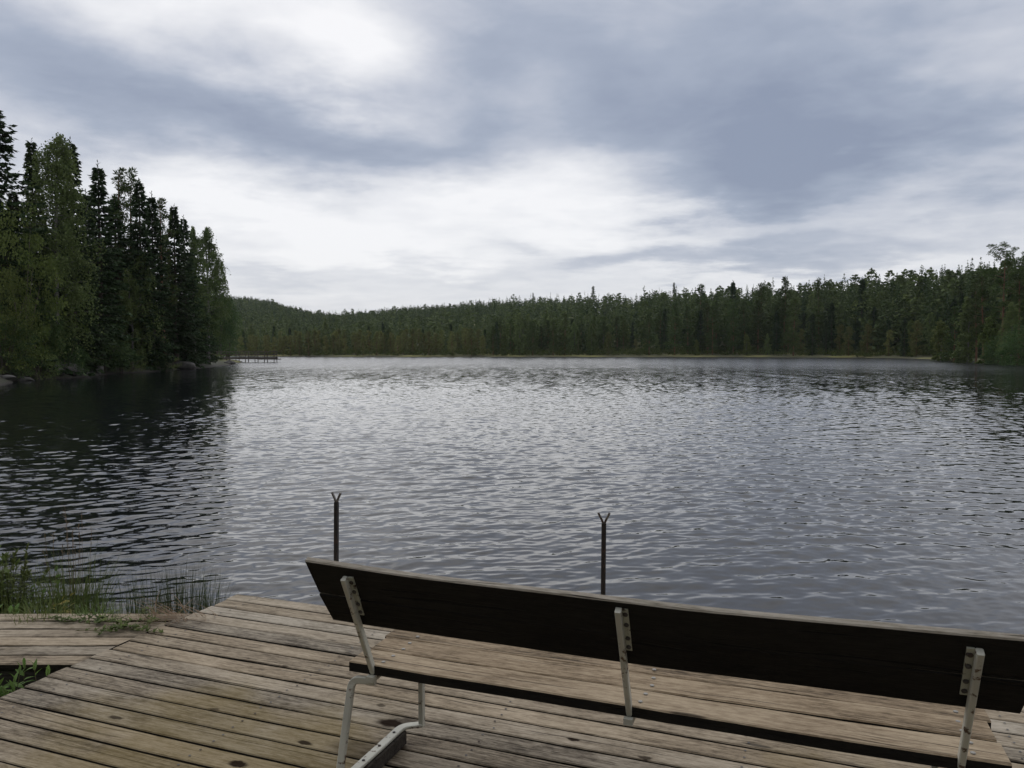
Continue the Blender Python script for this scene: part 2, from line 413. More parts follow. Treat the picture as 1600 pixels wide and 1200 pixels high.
# far hills by bearing: (photo x, shore depth, ridge depth, ridge height)
COLS = np.array([(-900, 300, 600, 25), (200, 305, 1150, 62), (330, 300, 1200, 66), (385, 300, 1200, 64), (420, 298, 1180, 59), (450, 295, 1150, 49), (480, 288, 1100, 39), (530, 284, 1020, 32),
                 (600, 278, 940, 33.5), (700, 272, 860, 35), (800, 268, 760, 35), (900, 266, 640, 30.5), (1000, 264, 520, 22.5),
                 (1100, 260, 420, 16.5), (1200, 250, 370, 14), (1300, 236, 325, 12.5), (1400, 216, 292, 12), (1500, 180, 250, 10.5),
                 (1600, 140, 205, 9), (1800, 110, 170, 7), (3000, 60, 120, 6)], float)
def sines(x, y, seed, n, l0, l1):
    g = np.random.default_rng(seed); z = np.zeros(np.shape(x))
    for _ in range(n):
        lam = math.exp(g.uniform(math.log(l0), math.log(l1))); th = g.uniform(0, 2 * math.pi)
        z = z + np.sin((x * math.cos(th) + y * math.sin(th)) * 2 * math.pi / lam + g.uniform(0, 6.28)) * lam
    return z / (n * l1)
def ground_z(x, y):
    x = np.asarray(x, float); y = np.asarray(y, float)
    dist = lake_dist(x, y) + sines(x, y, 3, 8, 3, 14) * np.clip((np.hypot(x, y) - 12) / 30, 0, 1) * 3.5
    px = np.where(y > 5, 800 + F_PX * x / np.maximum(y, 5), -900)
    sh, rd, rz = (np.interp(px, COLS[:, 0], COLS[:, k]) for k in (1, 2, 3))
    k = np.clip((y - sh - 8) / np.maximum(rd - sh - 8, 1), 0, 1.0)
    hill = rz * (k * k * (3 - 2 * k)) ** .9 * (y > 90)
    over = np.clip((y - rd) / 200, 0, 1) ; hill = hill * (1 - .5 * over)
    land = np.where(dist > 0, .55 * (1 - np.exp(-dist / 1.2)) + .06 * np.minimum(dist, 30), np.maximum(dist * .35, -2.0))
    land = land * np.where((y > 100) & (dist > 0), .55, 1.0)
    bumps = sines(x, y, 9, 10, 1.5, 12) * .6 * np.clip(dist / 2, 0, 1)
    return land + hill + bumps
def build_ground():
    na, nr = 440, 190
    an = np.linspace(0, 2 * math.pi, na, endpoint=False)
    wob = 1 - .55 * np.exp(-(np.angle(np.exp(1j * an)) / .9) ** 2)           # finer towards the lake
    an = np.concatenate([[0], np.cumsum(wob)[:-1]]) / wob.sum() * 2 * math.pi
    r = np.geomspace(.6, 1800, nr)
    A, Rr = np.meshgrid(an, r)
    X, Y = Rr * np.sin(A), Rr * np.cos(A)
    Z = ground_z(X, Y)
    v = np.stack([X, Y, Z], -1).reshape(-1, 3)
    i = np.arange(nr - 1)[:, None] * na; j = np.arange(na)[None]; j2 = (j + 1) % na
    f = np.stack([i + j, i + j2, i + na + j2, i + na + j], -1).reshape(-1, 4)[:, ::-1]
    v = np.vstack([v, [[0, 0, float(ground_z(0, 0))]]]); c = len(v) - 1
    o = obj('ground', make_mesh('ground', v, f, ground_m, True)); tag(o, kind='structure')
    return o
build_ground()

# ------------------------------------------------------------------ water
def water_mat():
    m, t = new_mat('dark_lake_water')
    p = t.node('ShaderNodeNewGeometry').outputs['Position']; x, y, z = t.sep(p)
    r = t.vmath('LENGTH', t.vmath('MULTIPLY', p, (1, 1, 0)))
    far = t.rng(r, 20, 62)
    w1 = t.vmath('SUBTRACT', t.noise(t.vmath('MULTIPLY', p, (1.0, 1.6, 0)), 2.6, 4, .6, out='Color'), (.5, .5, .5))
    w2 = t.vmath('SUBTRACT', t.noise(t.vmath('MULTIPLY', p, (1.0, 1.6, 0)), 9.0, 2, .5, out='Color'), (.5, .5, .5))
    gust = t.rng(t.noise(t.vmath('MULTIPLY', p, (.02, .05, 0)), 1.0, 3, .5), .3, .7, .75, 1.2)
    s1 = t.vmath('SCALE', t.vmath('MULTIPLY', w1, (.6, 1.0, 0)), scale=t.math('MULTIPLY', t.math('MULTIPLY', far, .48), gust))
    s2 = t.vmath('SCALE', t.vmath('MULTIPLY', w2, (.7, 1.0, 0)), scale=t.math('MULTIPLY', gust, .085))
    w3 = t.vmath('SUBTRACT', t.noise(t.vmath('MULTIPLY', p, (1.1, .13, 0)), 1.0, 3, .6, out='Color'), (.5, .5, .5))
    w4 = t.vmath('SUBTRACT', t.noise(t.vmath('MULTIPLY', p, (.45, .04, 0)), 1.0, 3, .6, out='Color'), (.5, .5, .5))
    w3 = t.vmath('ADD', w3, t.vmath('SCALE', w4, scale=t.rng(r, 60, 140, 0.0, 1.0)))
    s2 = t.vmath('ADD', s2, t.vmath('SCALE', t.vmath('MULTIPLY', w3, (.4, 1.0, 0)), scale=t.math('MULTIPLY', far, .13)))
    nrm = t.vmath('NORMALIZE', t.vmath('ADD', t.vmath('ADD', t.node('ShaderNodeNewGeometry').outputs['Normal'], s1), s2))
    t.put(t.b.inputs['Normal'], nrm)
    t.b.inputs['Base Color'].default_value = (.0055, .0062, .0085, 1)
    t.put(t.b.inputs['Roughness'], t.rng(r, 30, 140, .03, .21))
    t.b.inputs['IOR'].default_value = 1.333
    return m
def build_water():
    half = R(43); nc = 600
    fine_a = np.linspace(-half, half, nc + 1)
    rest = np.linspace(half, 2 * math.pi - half, 40)[1:-1]
    an = np.concatenate([fine_a, rest]); na = len(an)
    r = [2.0]
    while r[-1] < 62:
        q = r[-1]; r.append(q + (.04 if q < 3.6 else max(.016, .0025 * q)))
    r += list(np.geomspace(r[-1] * 1.01, 420, 60))
    r = np.array(r); nr = len(r)
    A, Rr = np.meshgrid(an, r); X, Y = Rr * np.sin(A), Rr * np.cos(A)
    g = np.random.default_rng(21); Z = np.zeros_like(X)
    fade = np.clip((70 - Rr) / 34, 0, 1)
    n = 84
    lams = np.exp(g.normal(math.log(.215), .62, n)).clip(.085, 1.3)
    for lam in lams:
        th = R(-90) + R(8) + g.normal(0, R(34)) * (1.2 if lam < .4 else .75)      # wind blows towards the landing
        k = 2 * math.pi / lam; amp = .140 * math.sqrt(2 / n) / k * (1.0 if lam > .35 else .85)
        ph = g.uniform(0, 6.28)
        # wave groups: every train swells and fades along its way
        env = .65 + .5 * np.sin(X * g.uniform(-.9, .9) + Y * g.uniform(-.9, .9) + g.uniform(0, 6.28))
        Z += amp * env * np.sin(k * (X * math.cos(th) + Y * math.sin(th)) + ph)
    lee = .62 + .38 * np.clip((Rr - 4.5) / 6, 0, 1)        # calmer close to the landing
    Z *= fade * lee
    v = np.stack([X, Y, Z], -1).reshape(-1, 3)
    i = np.arange(nr - 1)[:, None] * na; j = np.arange(na)[None]; j2 = (j + 1) % na
    f = np.stack([i + j, i + j2, i + na + j2, i + na + j], -1).reshape(-1, 4)[:, ::-1]
    # keep only what can be lake
    cx = v[f[:, 0]]; keep = lake_dist_fast(cx[:, 0], cx[:, 1]) < 9
    f = f[keep]
    used = np.zeros(len(v), bool); used[f.ravel()] = True
    idx = np.cumsum(used) - 1
    o = obj('lake_water', make_mesh('lake_water', v[used], idx[f], water_mat(), True)); tag(o, kind='structure')
    print('water quads', len(f))
def lake_dist_fast(x, y):
    """the signed distance from a coarse grid"""
    gx = np.linspace(-190, 190, 191); gy = np.linspace(-40, 340, 191)
    GX, GY = np.meshgrid(gx, gy); D = lake_dist(GX, GY)
    u = np.clip((x + 190) / 2, 0, 189.99); w = np.clip((y + 40) / 2, 0, 189.99)
    i, j = u.astype(int), w.astype(int)
    return np.where((np.abs(x) < 190) & (y < 340) & (y > -40), D[j, i], 50)
build_water()

# ------------------------------------------------------------------ landing deck
DECK_A = R(20.5)
deck = thing('fishing_dock', 'weathered grey plank fishing dock carrying the bench at the lake edge', 'dock', (0, 0, DECK_Z), -DECK_A)
def plank_mesh(name, length, width, thick, mat, seed, segs=18, wob=.004, lift=.003, edge_mat=None):
    """board along +x from 0, width along y from 0, top at z = 0, chamfered and a little crooked"""
    g = np.random.default_rng(seed); c = .004
    xs = np.linspace(0, length, segs + 1); V = []
    ph = g.uniform(0, 6.28, 6)
    for i, x in enumerate(xs):
        s = wob * (math.sin(x * 1.3 + ph[0]) + .5 * math.sin(x * 4.1 + ph[1])) + g.normal(0, .0012)
        w = width + wob * .6 * math.sin(x * 2.3 + ph[2]) + g.normal(0, .0015)
        z = lift * (math.sin(x * 1.7 + ph[3]) + .4 * math.sin(x * 5 + ph[4])); cup = g.normal(0, .0006)
        e = g.normal(0, .004) if i in (0, segs) else 0
        V += [(x + e, s + a, z + b) for a, b in ((0, -thick), (0, -c), (c, 0), (w * .5, cup), (w - c, 0), (w, -c), (w, -thick))]
    n = 7; fs = [(i * n + k, i * n + (k + 1) % n, (i + 1) * n + (k + 1) % n, (i + 1) * n + k) for i in range(segs) for k in range(n)]
    fs += [tuple(range(n - 1, -1, -1)), tuple(segs * n + k for k in range(n))]
    fs = [q[::-1] for q in fs]
    me = make_mesh(name, V, fs, mat)
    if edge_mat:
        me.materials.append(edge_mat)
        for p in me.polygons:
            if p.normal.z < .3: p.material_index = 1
    return me
T0, T1, N_FRONT, PITCH = -3.365, 2.3, 3.955, .1225
k = 0; n_y = N_FRONT
while n_y > -1.0:
    wd = PITCH - .0125 + rng.normal(0, .0012)
    me = plank_mesh('plank', T1 - T0 + rng.normal(0, .012), wd, .034, deck_wood, 100 + k, wob=.0014, lift=.0007, edge_mat=gap_shade_wood)
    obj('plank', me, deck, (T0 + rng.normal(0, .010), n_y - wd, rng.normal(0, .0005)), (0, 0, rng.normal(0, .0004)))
    n_y -= PITCH; k += 1
for tx in (-3.22, -2.2, -1.2, -.2, .8, 1.9):
    b = MB(); b.box(tx, tx + .05, -1.0, 3.9, -.18, -.038); b.build('joist', runner_wood, deck)
b = MB(); b.box(T0 + .03, T1 - .03, 3.902, 3.942, -.17, -.038); b.build('front_beam', runner_wood, deck)
for tx in (-3.1, -1.1, .9):
    for ny in (3.7, 1.6):
        b = MB(); b.tube([(tx - .06, ny, -1.3), (tx - .06, ny, -.12)], .06, 10); b.build('pile', runner_wood, deck)
b = MB()                                                    # nail heads, too small to pick apart
for kk in range(k):
    for tx in (-3.195, -2.175, -1.175, -.175, .825):
        for q in (.03, .085):
            x, y = tx + rng.normal(0, .006), N_FRONT - kk * PITCH - q + rng.normal(0, .004)
            b.add([(x + .0055 * math.cos(a), y + .0055 * math.sin(a), .0035) for a in np.linspace(0, 2 * math.pi, 7)[:-1]], [tuple(range(6))])
o = b.build('nail_heads', bolt_mat, deck); o['kind'] = 'stuff'

# side walkway from the shore
walk = thing('boardwalk', 'narrow grey plank boardwalk joining the dock from the grassy shore', 'boardwalk', (0, 0, DECK_Z - .004))
for i in range(6):
    y0 = 3.782 + i * .1235
    # right end butts against the dock edge, whose line leans with the deck
    ye = y0 + .06; xe = (T0 - .004 - (-ye * math.sin(DECK_A))) / math.cos(DECK_A)
    xe = (T0 - .012 + ye * math.sin(DECK_A)) / math.cos(DECK_A)
    wd = .1105 + rng.normal(0, .0012); Lg = 3.2
    me = plank_mesh('walk_plank', Lg, wd, .028, deck_wood, 300 + i, wob=.0014, lift=.0007, edge_mat=gap_shade_wood)
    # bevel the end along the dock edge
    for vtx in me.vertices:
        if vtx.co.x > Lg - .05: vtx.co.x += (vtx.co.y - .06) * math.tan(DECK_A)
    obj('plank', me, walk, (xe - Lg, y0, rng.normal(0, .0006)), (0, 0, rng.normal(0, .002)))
for x in (-4.9, -3.6, -2.6):
    b = MB(); b.box(x, x + .05, 3.80, 4.44, -.16, -.0315); b.build('bearer', runner_wood, walk)
b = MB(); b.box(-5.3, -2.24, 3.79, 3.83, -.16, -.0315); b.build('side_beam', runner_wood, walk)
for x in (-3.5, -2.45):
    b = MB(); b.tube([(x, 4.35, -1.0), (x, 4.35, -.1)], .05, 9); b.build('pile', runner_wood, walk)

# ------------------------------------------------------------------ bench
BA, BL, BW = .34478, 2.024, .1300
SEAT = .46
bench = thing('bench', 'long slatted wooden bench with black back boards and white metal struts', 'bench', (-.5727, 2.6836, DECK_Z), -BA)
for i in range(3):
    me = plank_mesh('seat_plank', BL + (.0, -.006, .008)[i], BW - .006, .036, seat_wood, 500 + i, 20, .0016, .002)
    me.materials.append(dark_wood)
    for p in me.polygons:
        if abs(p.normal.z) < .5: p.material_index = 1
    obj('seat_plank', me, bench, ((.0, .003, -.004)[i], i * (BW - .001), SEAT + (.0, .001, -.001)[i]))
STR = np.array([(0.010, -.030), (-.183, .372)])          # strut foot and head (v, z above seat)
tilt = math.atan2(STR[0][0] - STR[1][0], STR[1][1] - STR[0][1])
def back_board(name, along0, along1, u0, u1, seed, bow):
    """board behind the sitter: 'along' runs up the strut line, thick towards the seat"""
    th = .023; segs = 24; V = []
    g = np.random.default_rng(seed); ph = g.uniform(0, 6, 3)
    for i in range(segs + 1):
        s = i / segs; arch = 1 - (2 * s - 1) ** 2
        for (a, d_) in ((along0 + .003, .0), (along0, .003), (along0, th - .003), (along0 + .003, th), (along1 - .004, th), (along1, th - .004), (along1, .004), (along1 - .004, 0.0)):
            f = (a - along0) / (along1 - along0)
            ul = u0[0] + (u0[1] - u0[0]) * f; ur = u1[0] + (u1[1] - u1[0]) * f
            x = ul + (ur - ul) * s
            aa = a - .022 * bow * arch + (.002 * math.sin(7 * x + ph[0]) + g.normal(0, .0006)) * (1 if a > along0 + .01 else .6)
            dd = d_ + .016 + (.0 if bow > .6 else -.004) - .006 * bow * arch
            V.append((x, STR[0][0] - aa * math.sin(tilt) + dd * math.cos(tilt), SEAT + STR[0][1] + aa * math.cos(tilt) + dd * math.sin(tilt)))
    n = 8; fs = [(i * n + k, i * n + (k + 1) % n, (i + 1) * n + (k + 1) % n, (i + 1) * n + k) for i in range(segs) for k in range(n)]
    fs += [tuple(range(n - 1, -1, -1)), tuple(segs * n + k for k in range(n))]
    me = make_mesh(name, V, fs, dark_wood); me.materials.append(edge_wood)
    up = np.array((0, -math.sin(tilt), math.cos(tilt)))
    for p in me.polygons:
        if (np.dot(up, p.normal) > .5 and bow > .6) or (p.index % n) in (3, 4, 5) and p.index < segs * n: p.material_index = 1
    return obj(name, me, bench)
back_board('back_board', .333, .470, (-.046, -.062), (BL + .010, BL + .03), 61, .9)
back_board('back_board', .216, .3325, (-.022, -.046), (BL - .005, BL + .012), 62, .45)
def strut_pt(u, along, d_=0.0):
    return (u, STR[0][0] - along * math.sin(tilt) + d_ * math.cos(tilt), SEAT + STR[0][1] + along * math.cos(tilt) + d_ * math.sin(tilt))
SLEN = math.hypot(*(STR[1] - STR[0])) - .018
def bolt(parent, mat, p, nrm, r=.010, h=.006, name='bolt'):
    b = MB(); p = np.array(p); nrm = np.array(nrm, float); nrm /= np.linalg.norm(nrm)
    b.tube([p - nrm * .002, p + nrm * h * .6, p + nrm * h], [r, r, r * .55], 8)
    return b.build(name, mat, parent)
rear = np.array((0, -math.cos(tilt), -math.sin(tilt)))
def strut(u, side):
    b = MB(); b.sweep([strut_pt(u, -.03), strut_pt(u, .1), strut_pt(u, SLEN)], rect_prof(.018, .024, .003))
    s = b.build('back_strut', white_paint, bench)
    b = MB(); x0, x1 = (.009, .027) if side > 0 else (-.027, -.009)
    P = lambda x, a, d_: strut_pt(u + x, a, d_)
    a0, a1 = SLEN - .165, SLEN - .002
    V = [P(x, a, d_) for x in (x0, x1) for a in (a0, a1) for d_ in (.008, .0155)]
    b.add(V, [(0, 1, 3, 2), (4, 6, 7, 5), (0, 4, 5, 1), (2, 3, 7, 6), (0, 2, 6, 4), (1, 5, 7, 3)])
    b.build('flange', flange_paint, s)
    for a in (SLEN - .022, SLEN - .062, SLEN - .115, SLEN - .150):
        bolt(s, bolt_mat, P((x0 + x1) / 2, a, .008), rear, .0075, .005)
    return s
US = (.086, .996, 1.905)
strut(US[0], 1); strut(US[1], 1); strut(US[2], -1)
def leg_frame(u, out):
    """bent flat bar: seat support, rear leg, foot rail, front leg; 'out' points to the bench end"""
    z1 = SEAT - .058
    path = round_path([(u + .012 * -out, .0, z1), (u + .082 * out, .002, z1 - .004), (u + .080 * out, -.095, .075)], .035)
    b = MB(); b.sweep(path, rect_prof(.018, .026, .003), side=(0, 1, 0)); b.build('rear_leg', white_paint, bench)
    path = round_path([(u + .078 * out, -.105, .066), (u + .066 * out, .345, .066), (u, .385, .066)], .05)
    b = MB(); b.sweep(path, rect_prof(.036, .012, .003), side=(1, 0, 0)); fr = b.build('foot_rail', white_paint, bench)
    b = MB(); b.box(u - .009, u + .009, .374, .396, .060, SEAT - .040); b.build('front_leg', white_paint, bench)
    b = MB(); b.box(u - .014, u + .014, -.02, .40, SEAT - .056, SEAT - .037); b.build('seat_bearer', white_paint, bench)
    b = MB(); V = []
    b.sweep([(u + .079 * out, -.16, .030), (u + .067 * out, .335, .030)], rect_prof(.050, .056, .004)); b.build('runner', runner_wood, bench)
    for y in (-.06, .06, .17, .28):
        bolt(fr, bolt_mat, (u + (.078 - .012 * (y + .1) / .45) * out, y, .072), (0, 0, 1), .006, .004)
leg_frame(US[0], -1); leg_frame(US[2], 1)
b = MB(); b.box(US[1] - .014, US[1] + .014, -.02, .40, SEAT - .056, SEAT - .037); b.build('seat_bearer', white_paint, bench)
for u in US:
    for i in range(3):
        for q in (.032, .092):
            bolt(bench, zinc_mat, (u + .035 + rng.normal(0, .004), i * (BW - .001) + q, SEAT + .001), (0, 0, 1), .0072, .003)

# ------------------------------------------------------------------ rod rests on the dock edge
def rod_rest(t, lab, lean, turn):
    n = 3.925; ca, sa = math.cos(DECK_A), math.sin(DECK_A)
    r = thing('rod_rest', lab, 'rod rest', (t * ca + n * sa, -t * sa + n * ca, DECK_Z), -DECK_A + turn)
    top = np.array((lean, 0, .655)); b = MB()
    b.sweep([(0, 0, -.16), (lean * .5, 0, .33), tuple(top)], rect_prof(.025, .025, .004)); b.build('post', steel_dark, r)
    for s in (-1, 1):
        b = MB(); b.sweep([tuple(top + (0, 0, -.012)), tuple(top + (s * .010, 0, .016)), tuple(top + (s * .030, 0, .056))], rect_prof(.014, .011, .002), side=(0, 1, 0))
        b.build('prong', fork_mat, r)
    b = MB(); b.box(-.035, .035, -.03, .03, .0045, .0095); b.build('base_plate', steel_dark, r)
    for s in (-1, 1): bolt(r, bolt_mat, (s * .025, 0, .009), (0, 0, 1), .006, .005)
    return r
rod_rest(-2.605, 'dark steel forked rod rest behind the bench back, by the outer dock corner', .010, .0)
rod_rest(-.955, 'dark steel forked rod rest behind the middle of the bench back', .004, .25)

# ------------------------------------------------------------------ foliage builders
def unit(a): return a / np.maximum(np.linalg.norm(a, axis=-1, keepdims=True), 1e-9)
def blades(c, d_, l, w, g):
    """rhombic leaf faces: centre base c, direction d_, length l, width w"""
    n = len(c); d_ = unit(d_); r = unit(g.normal(size=(n, 3))); s = unit(np.cross(d_, r))
    l = np.broadcast_to(np.asarray(l, float), (n,))[:, None]; w = np.broadcast_to(np.asarray(w, float), (n,))[:, None]
    q = np.cross(d_, s) * w * .15
    v = np.stack([c, c + d_ * l * .45 + s * w * .5 + q, c + d_ * l, c + d_ * l * .45 - s * w * .5 + q], 1).reshape(-1, 3)
    return v, np.arange(n * 4).reshape(n, 4)
def taper_trunk(H, r0, g, lean=.0, kink=.0, n=8, segs=9, top=.06):
    pts = [(lean * H * s * s + kink * math.sin(s * 5 + g.uniform(0, 1)) * s, kink * .7 * math.sin(s * 4.1) * s, H * s) for s in np.linspace(0, 1, segs)]
    pts[0] = (pts[0][0], pts[0][1], -.4)
    return pts, [r0 * (1.25 if s == 0 else 1) * (1 - s) ** .8 + r0 * top for s in np.linspace(0, 1, segs)]
def spruce(name, H, Rb, seed, leaf, lf=(.40, .17), dens=1.1, gap=.04, ragged=.3, whorl=.27):
    g = np.random.default_rng(seed); C, D, Ls, Ws = [], [], [], []
    mb = MB(); pts, rs = taper_trunk(H, .011 * H + .03, g); mb.tube(pts, rs, 7)
    z = H * gap
    while z < H * .985:
        fz = z / H; base = Rb * (1 - fz) ** .82 * min(1, .55 + fz * 3.0)
        nb = int(g.integers(4, 7)) if fz < .9 else 4
        a0 = g.uniform(0, 6.28); sector = 1 + ragged * math.sin(g.uniform(0, 6.28))
        for kk in range(nb):
            a = a0 + 6.28 * kk / nb + g.normal(0, .25)
            Lb = max(.12, base * (1 + g.normal(0, ragged * .7)) * (.8 + .2 * sector))
            sl = .55 * fz - .30 + g.normal(0, .08)
            m = max(3, int(Lb / .17 * dens)); s = (np.arange(m) + g.uniform(0, 1, m)) / m; s = .08 + .92 * s
            rad = np.array((math.cos(a), math.sin(a), 0)); side = np.array((-math.sin(a), math.cos(a), 0))
            zz = g.normal(0, .13) * min(1, Lb) + Lb * (sl * s - .28 * s ** 2 + .26 * s ** 3)
            p = rad * (Lb * s)[:, None] + np.array((0, 0, 1.0)) * (z + zz)[:, None]
            tw = (.10 + .30 * (1 - s)) * Lb * .62
            for rep in range(4):
                o = g.uniform(-1, 1, m); q = p + side * (o * tw)[:, None] - np.array((0, 0, 1.0)) * (np.abs(o) * tw * .35 + g.uniform(0, .06, m))[:, None]
                dd = rad * .8 + side * (np.sign(o) * .7)[:, None] + np.array((0, 0, 1.0)) * (g.normal(-.28, .25, m))[:, None] + g.normal(0, .15, (m, 3))
                C.append(q); D.append(dd); Ls.append(lf[0] * g.uniform(.6, 1.2, m)); Ws.append(lf[1] * g.uniform(.7, 1.3, m))
            if Lb > .7 and dens >= 1: mb.tube([(0, 0, z), tuple(rad * Lb * .5 + (0, 0, z + Lb * (sl * .5 - .04))), tuple(rad * Lb * .92 + (0, 0, z + Lb * (sl * .92 - .05)))], [.028, .016, .006], 3)
        z += whorl * g.uniform(.7, 1.3) * (1.0 if fz < .8 else .75)
    m = 10; C.append(np.stack([np.zeros(m), np.zeros(m), np.linspace(H * .95, H, m)], 1)); D.append(np.stack([g.normal(0, .5, m), g.normal(0, .5, m), np.ones(m)], 1)); Ls.append(np.full(m, lf[0] * .7)); Ws.append(np.full(m, lf[1] * .6))
    v, f = blades(np.vstack(C), np.vstack(D), np.concatenate(Ls), np.concatenate(Ws), g)
    return make_mesh(name + '_trunk', mb.v, mb.f, bark_spruce, True), make_mesh(name + '_crown', v, f, leaf)
def pine(name, H, Rb, seed, leaf, start=.45, limbs=34, per=52, lf=(.25, .085), flat=.6, cl=.46, bk=None, cone=False):
    g = np.random.default_rng(seed); C, D = [], []
    mb = MB(); pts, rs = taper_trunk(H, .010 * H + .04, g, g.normal(0, .02), .18); mb.tube(pts, rs, 7)
    tp = np.array(pts); zs = tp[:, 2]
    for i in range(limbs):
        fz = start + (1 - start) * ((i + g.uniform(0, .9)) / limbs); z = H * fz
        ctr = np.array([np.interp(z, zs, tp[:, 0]), np.interp(z, zs, tp[:, 1]), z])
        s_ = (fz - start) / (1 - start); L = Rb * (1 - s_ ** 2.2) ** .6 * (.45 + .6 * min(1, s_ * 2.5 + .25)) * g.uniform(.55, 1.2)
        L = Rb * (1 - s_) ** .6 * g.uniform(.6, 1.2) if cone else L
        L = max(L, .35); a = g.uniform(0, 6.28); rise = .15 + .7 * s_ + g.normal(0, .12)
        rad = np.array((math.cos(a), math.sin(a), 0)); e = ctr + rad * L + (0, 0, L * rise)
        mid = ctr + rad * L * .55 + (0, 0, L * rise * .35)
        mb.tube([tuple(ctr), tuple(mid), tuple(e)], [.035, .022, .008], 4)
        nc = max(2, int(L * 2.4))
        for q in range(nc):
            s = g.uniform(.45, 1.05); p = ctr + rad * L * s + np.array((0, 0, L * rise * s ** 1.4)) + g.normal(0, .20, 3) * (1, 1, .4) * max(.5, L * .5)
            m = int(per * g.uniform(.6, 1.3)); dd = unit(g.normal(size=(m, 3)) + (0, 0, .35))
            C.append(p + dd * (g.uniform(.1, 1, m) ** .6)[:, None] * cl * g.uniform(.6, 1.2) * np.array((1, 1, flat))); D.append(dd + (0, 0, .3))
    C = np.vstack(C); D = np.vstack(D); n = len(C)
    v, f = blades(C, D, lf[0] * g.uniform(.7, 1.3, n), lf[1] * g.uniform(.7, 1.3, n), g)
    return make_mesh(name + '_trunk', mb.v, mb.f, bk or bark_pine, True), make_mesh(name + '_crown', v, f, leaf)
def birch(name, H, Rb, seed, leaf, start=.22, limbs=56, strands=18, per=15, lf=(.16, .12), hang=1.0, lean=.0):
    g = np.random.default_rng(seed); C, D = [], []
    mb = MB(); pts, rs = taper_trunk(H * .96, .009 * H + .03, g, lean, .25); mb.tube(pts, rs, 7)
    tp = np.array(pts); zs = tp[:, 2]
    for i in range(limbs):
        s_ = (i + g.uniform(0, .9)) / limbs; fz = start + (.97 - start) * s_; z = H * fz
        ctr = np.array([np.interp(z, zs, tp[:, 0]), np.interp(z, zs, tp[:, 1]), z])
        L = Rb * (1 - s_) ** .75 * (.6 + .5 * min(1, s_ * 3 + .1)) * g.uniform(.6, 1.2) + .35
        a = g.uniform(0, 6.28); rise = .75 + g.normal(0, .2); rad = np.array((math.cos(a), math.sin(a), 0))
        lim = lambda s: ctr + rad * (L * s) + np.array((0, 0, 1.0)) * (L * (rise * s - .55 * s * s))
        mb.tube([tuple(lim(0)), tuple(lim(.5)), tuple(lim(1))], [.035, .02, .007], 4)
        for q in range(strands):
            s = g.uniform(.25, 1.05); p0 = lim(s) + g.normal(0, .12, 3)
            ln = g.uniform(.4, 1.5) * hang; m = per
            k_ = np.linspace(0, 1, m) + g.uniform(-.03, .03, m)
            out = rad * .35 + g.normal(0, .35, 3) * (1, 1, 0)
            p = p0 + out * (ln * (k_ - .45 * k_ ** 2))[:, None] + np.array((0, 0, -1.0)) * (ln * (k_ ** 1.5))[:, None] + g.normal(0, .06, (m, 3))
            C.append(p); D.append(g.normal(0, .7, (m, 3)) + (0, 0, -.7))
    C = np.vstack(C); D = np.vstack(D); n = len(C)
    v, f = blades(C, D, lf[0] * g.uniform(.6, 1.25, n), lf[1] * g.uniform(.7, 1.2, n), g)
    return make_mesh(name + '_trunk', mb.v, mb.f, bark_birch, True), make_mesh(name + '_crown', v, f, leaf)
def shrub(name, H, Rb, seed, leaf, clumps=60, per=60, lf=(.13, .085), stems=6, low=.08, bk=None):
    g = np.random.default_rng(seed); C, D = [], []; mb = MB()
    for i in range(stems):
        a = g.uniform(0, 6.28); r = Rb * g.uniform(.2, .75); h = H * g.uniform(.55, .92)
        mb.tube([(g.normal(0, .08), g.normal(0, .08), -.25), (r * .4 * math.cos(a), r * .4 * math.sin(a), h * .5), (r * math.cos(a), r * math.sin(a), h)], [.035 + .006 * H, .03, .008], 5)
    for i in range(clumps):
        a = g.uniform(0, 6.28); fz = low + (1 - low) * g.uniform(0, 1) ** .85; env = math.sqrt(max(.03, 1 - (2 * max(fz - .5, -.28)) ** 2 * .95))
        r = Rb * env * g.uniform(.25, 1.0) ** .6; ctr = np.array((r * math.cos(a), r * math.sin(a), H * fz * g.uniform(.85, 1.02)))
        m = int(per * g.uniform(.5, 1.4)); dd = unit(g.normal(size=(m, 3))); sz = .20 * Rb * g.uniform(.6, 1.3) + .08
        C.append(ctr + dd * (g.uniform(0, 1, m) ** .5 * sz)[:, None] * np.array((1, 1, .6))); D.append(dd + rad3(a) * .5 + (0, 0, -.25))
    C = np.vstack(C); D = np.vstack(D); n = len(C)
    v, f = blades(C, D, lf[0] * g.uniform(.6, 1.3, n), lf[1] * g.uniform(.7, 1.2, n), g)
    return make_mesh(name + '_stems', mb.v, mb.f, bk or bark_shrub, True), make_mesh(name + '_crown', v, f, leaf)
def rad3(a): return np.array((math.cos(a), math.sin(a), 0.0))
def plant_tree(name, label, cat, proto, Hp, x, y, H, group=None, wide=1.0, rz=None, z=None, names=('trunk', 'crown')):
    """a tree thing from two shared meshes, scaled to height H"""
    s = H / Hp; z = float(ground_z(x, y)) - .05 if z is None else z
    t = thing(name, label, cat, (x, y, z), random.uniform(0, 6.28) if rz is None else rz, group, (s * wide, s * wide, s))
    obj(names[0], proto[0], t); obj(names[1], proto[1], t)
    return t
def top_h(Y, ytop, x): return (HORIZON - ytop) / F_PX * Y + EYE - float(ground_z(x, Y))
def at_x(px, Y): return (px - 800) / F_PX * Y

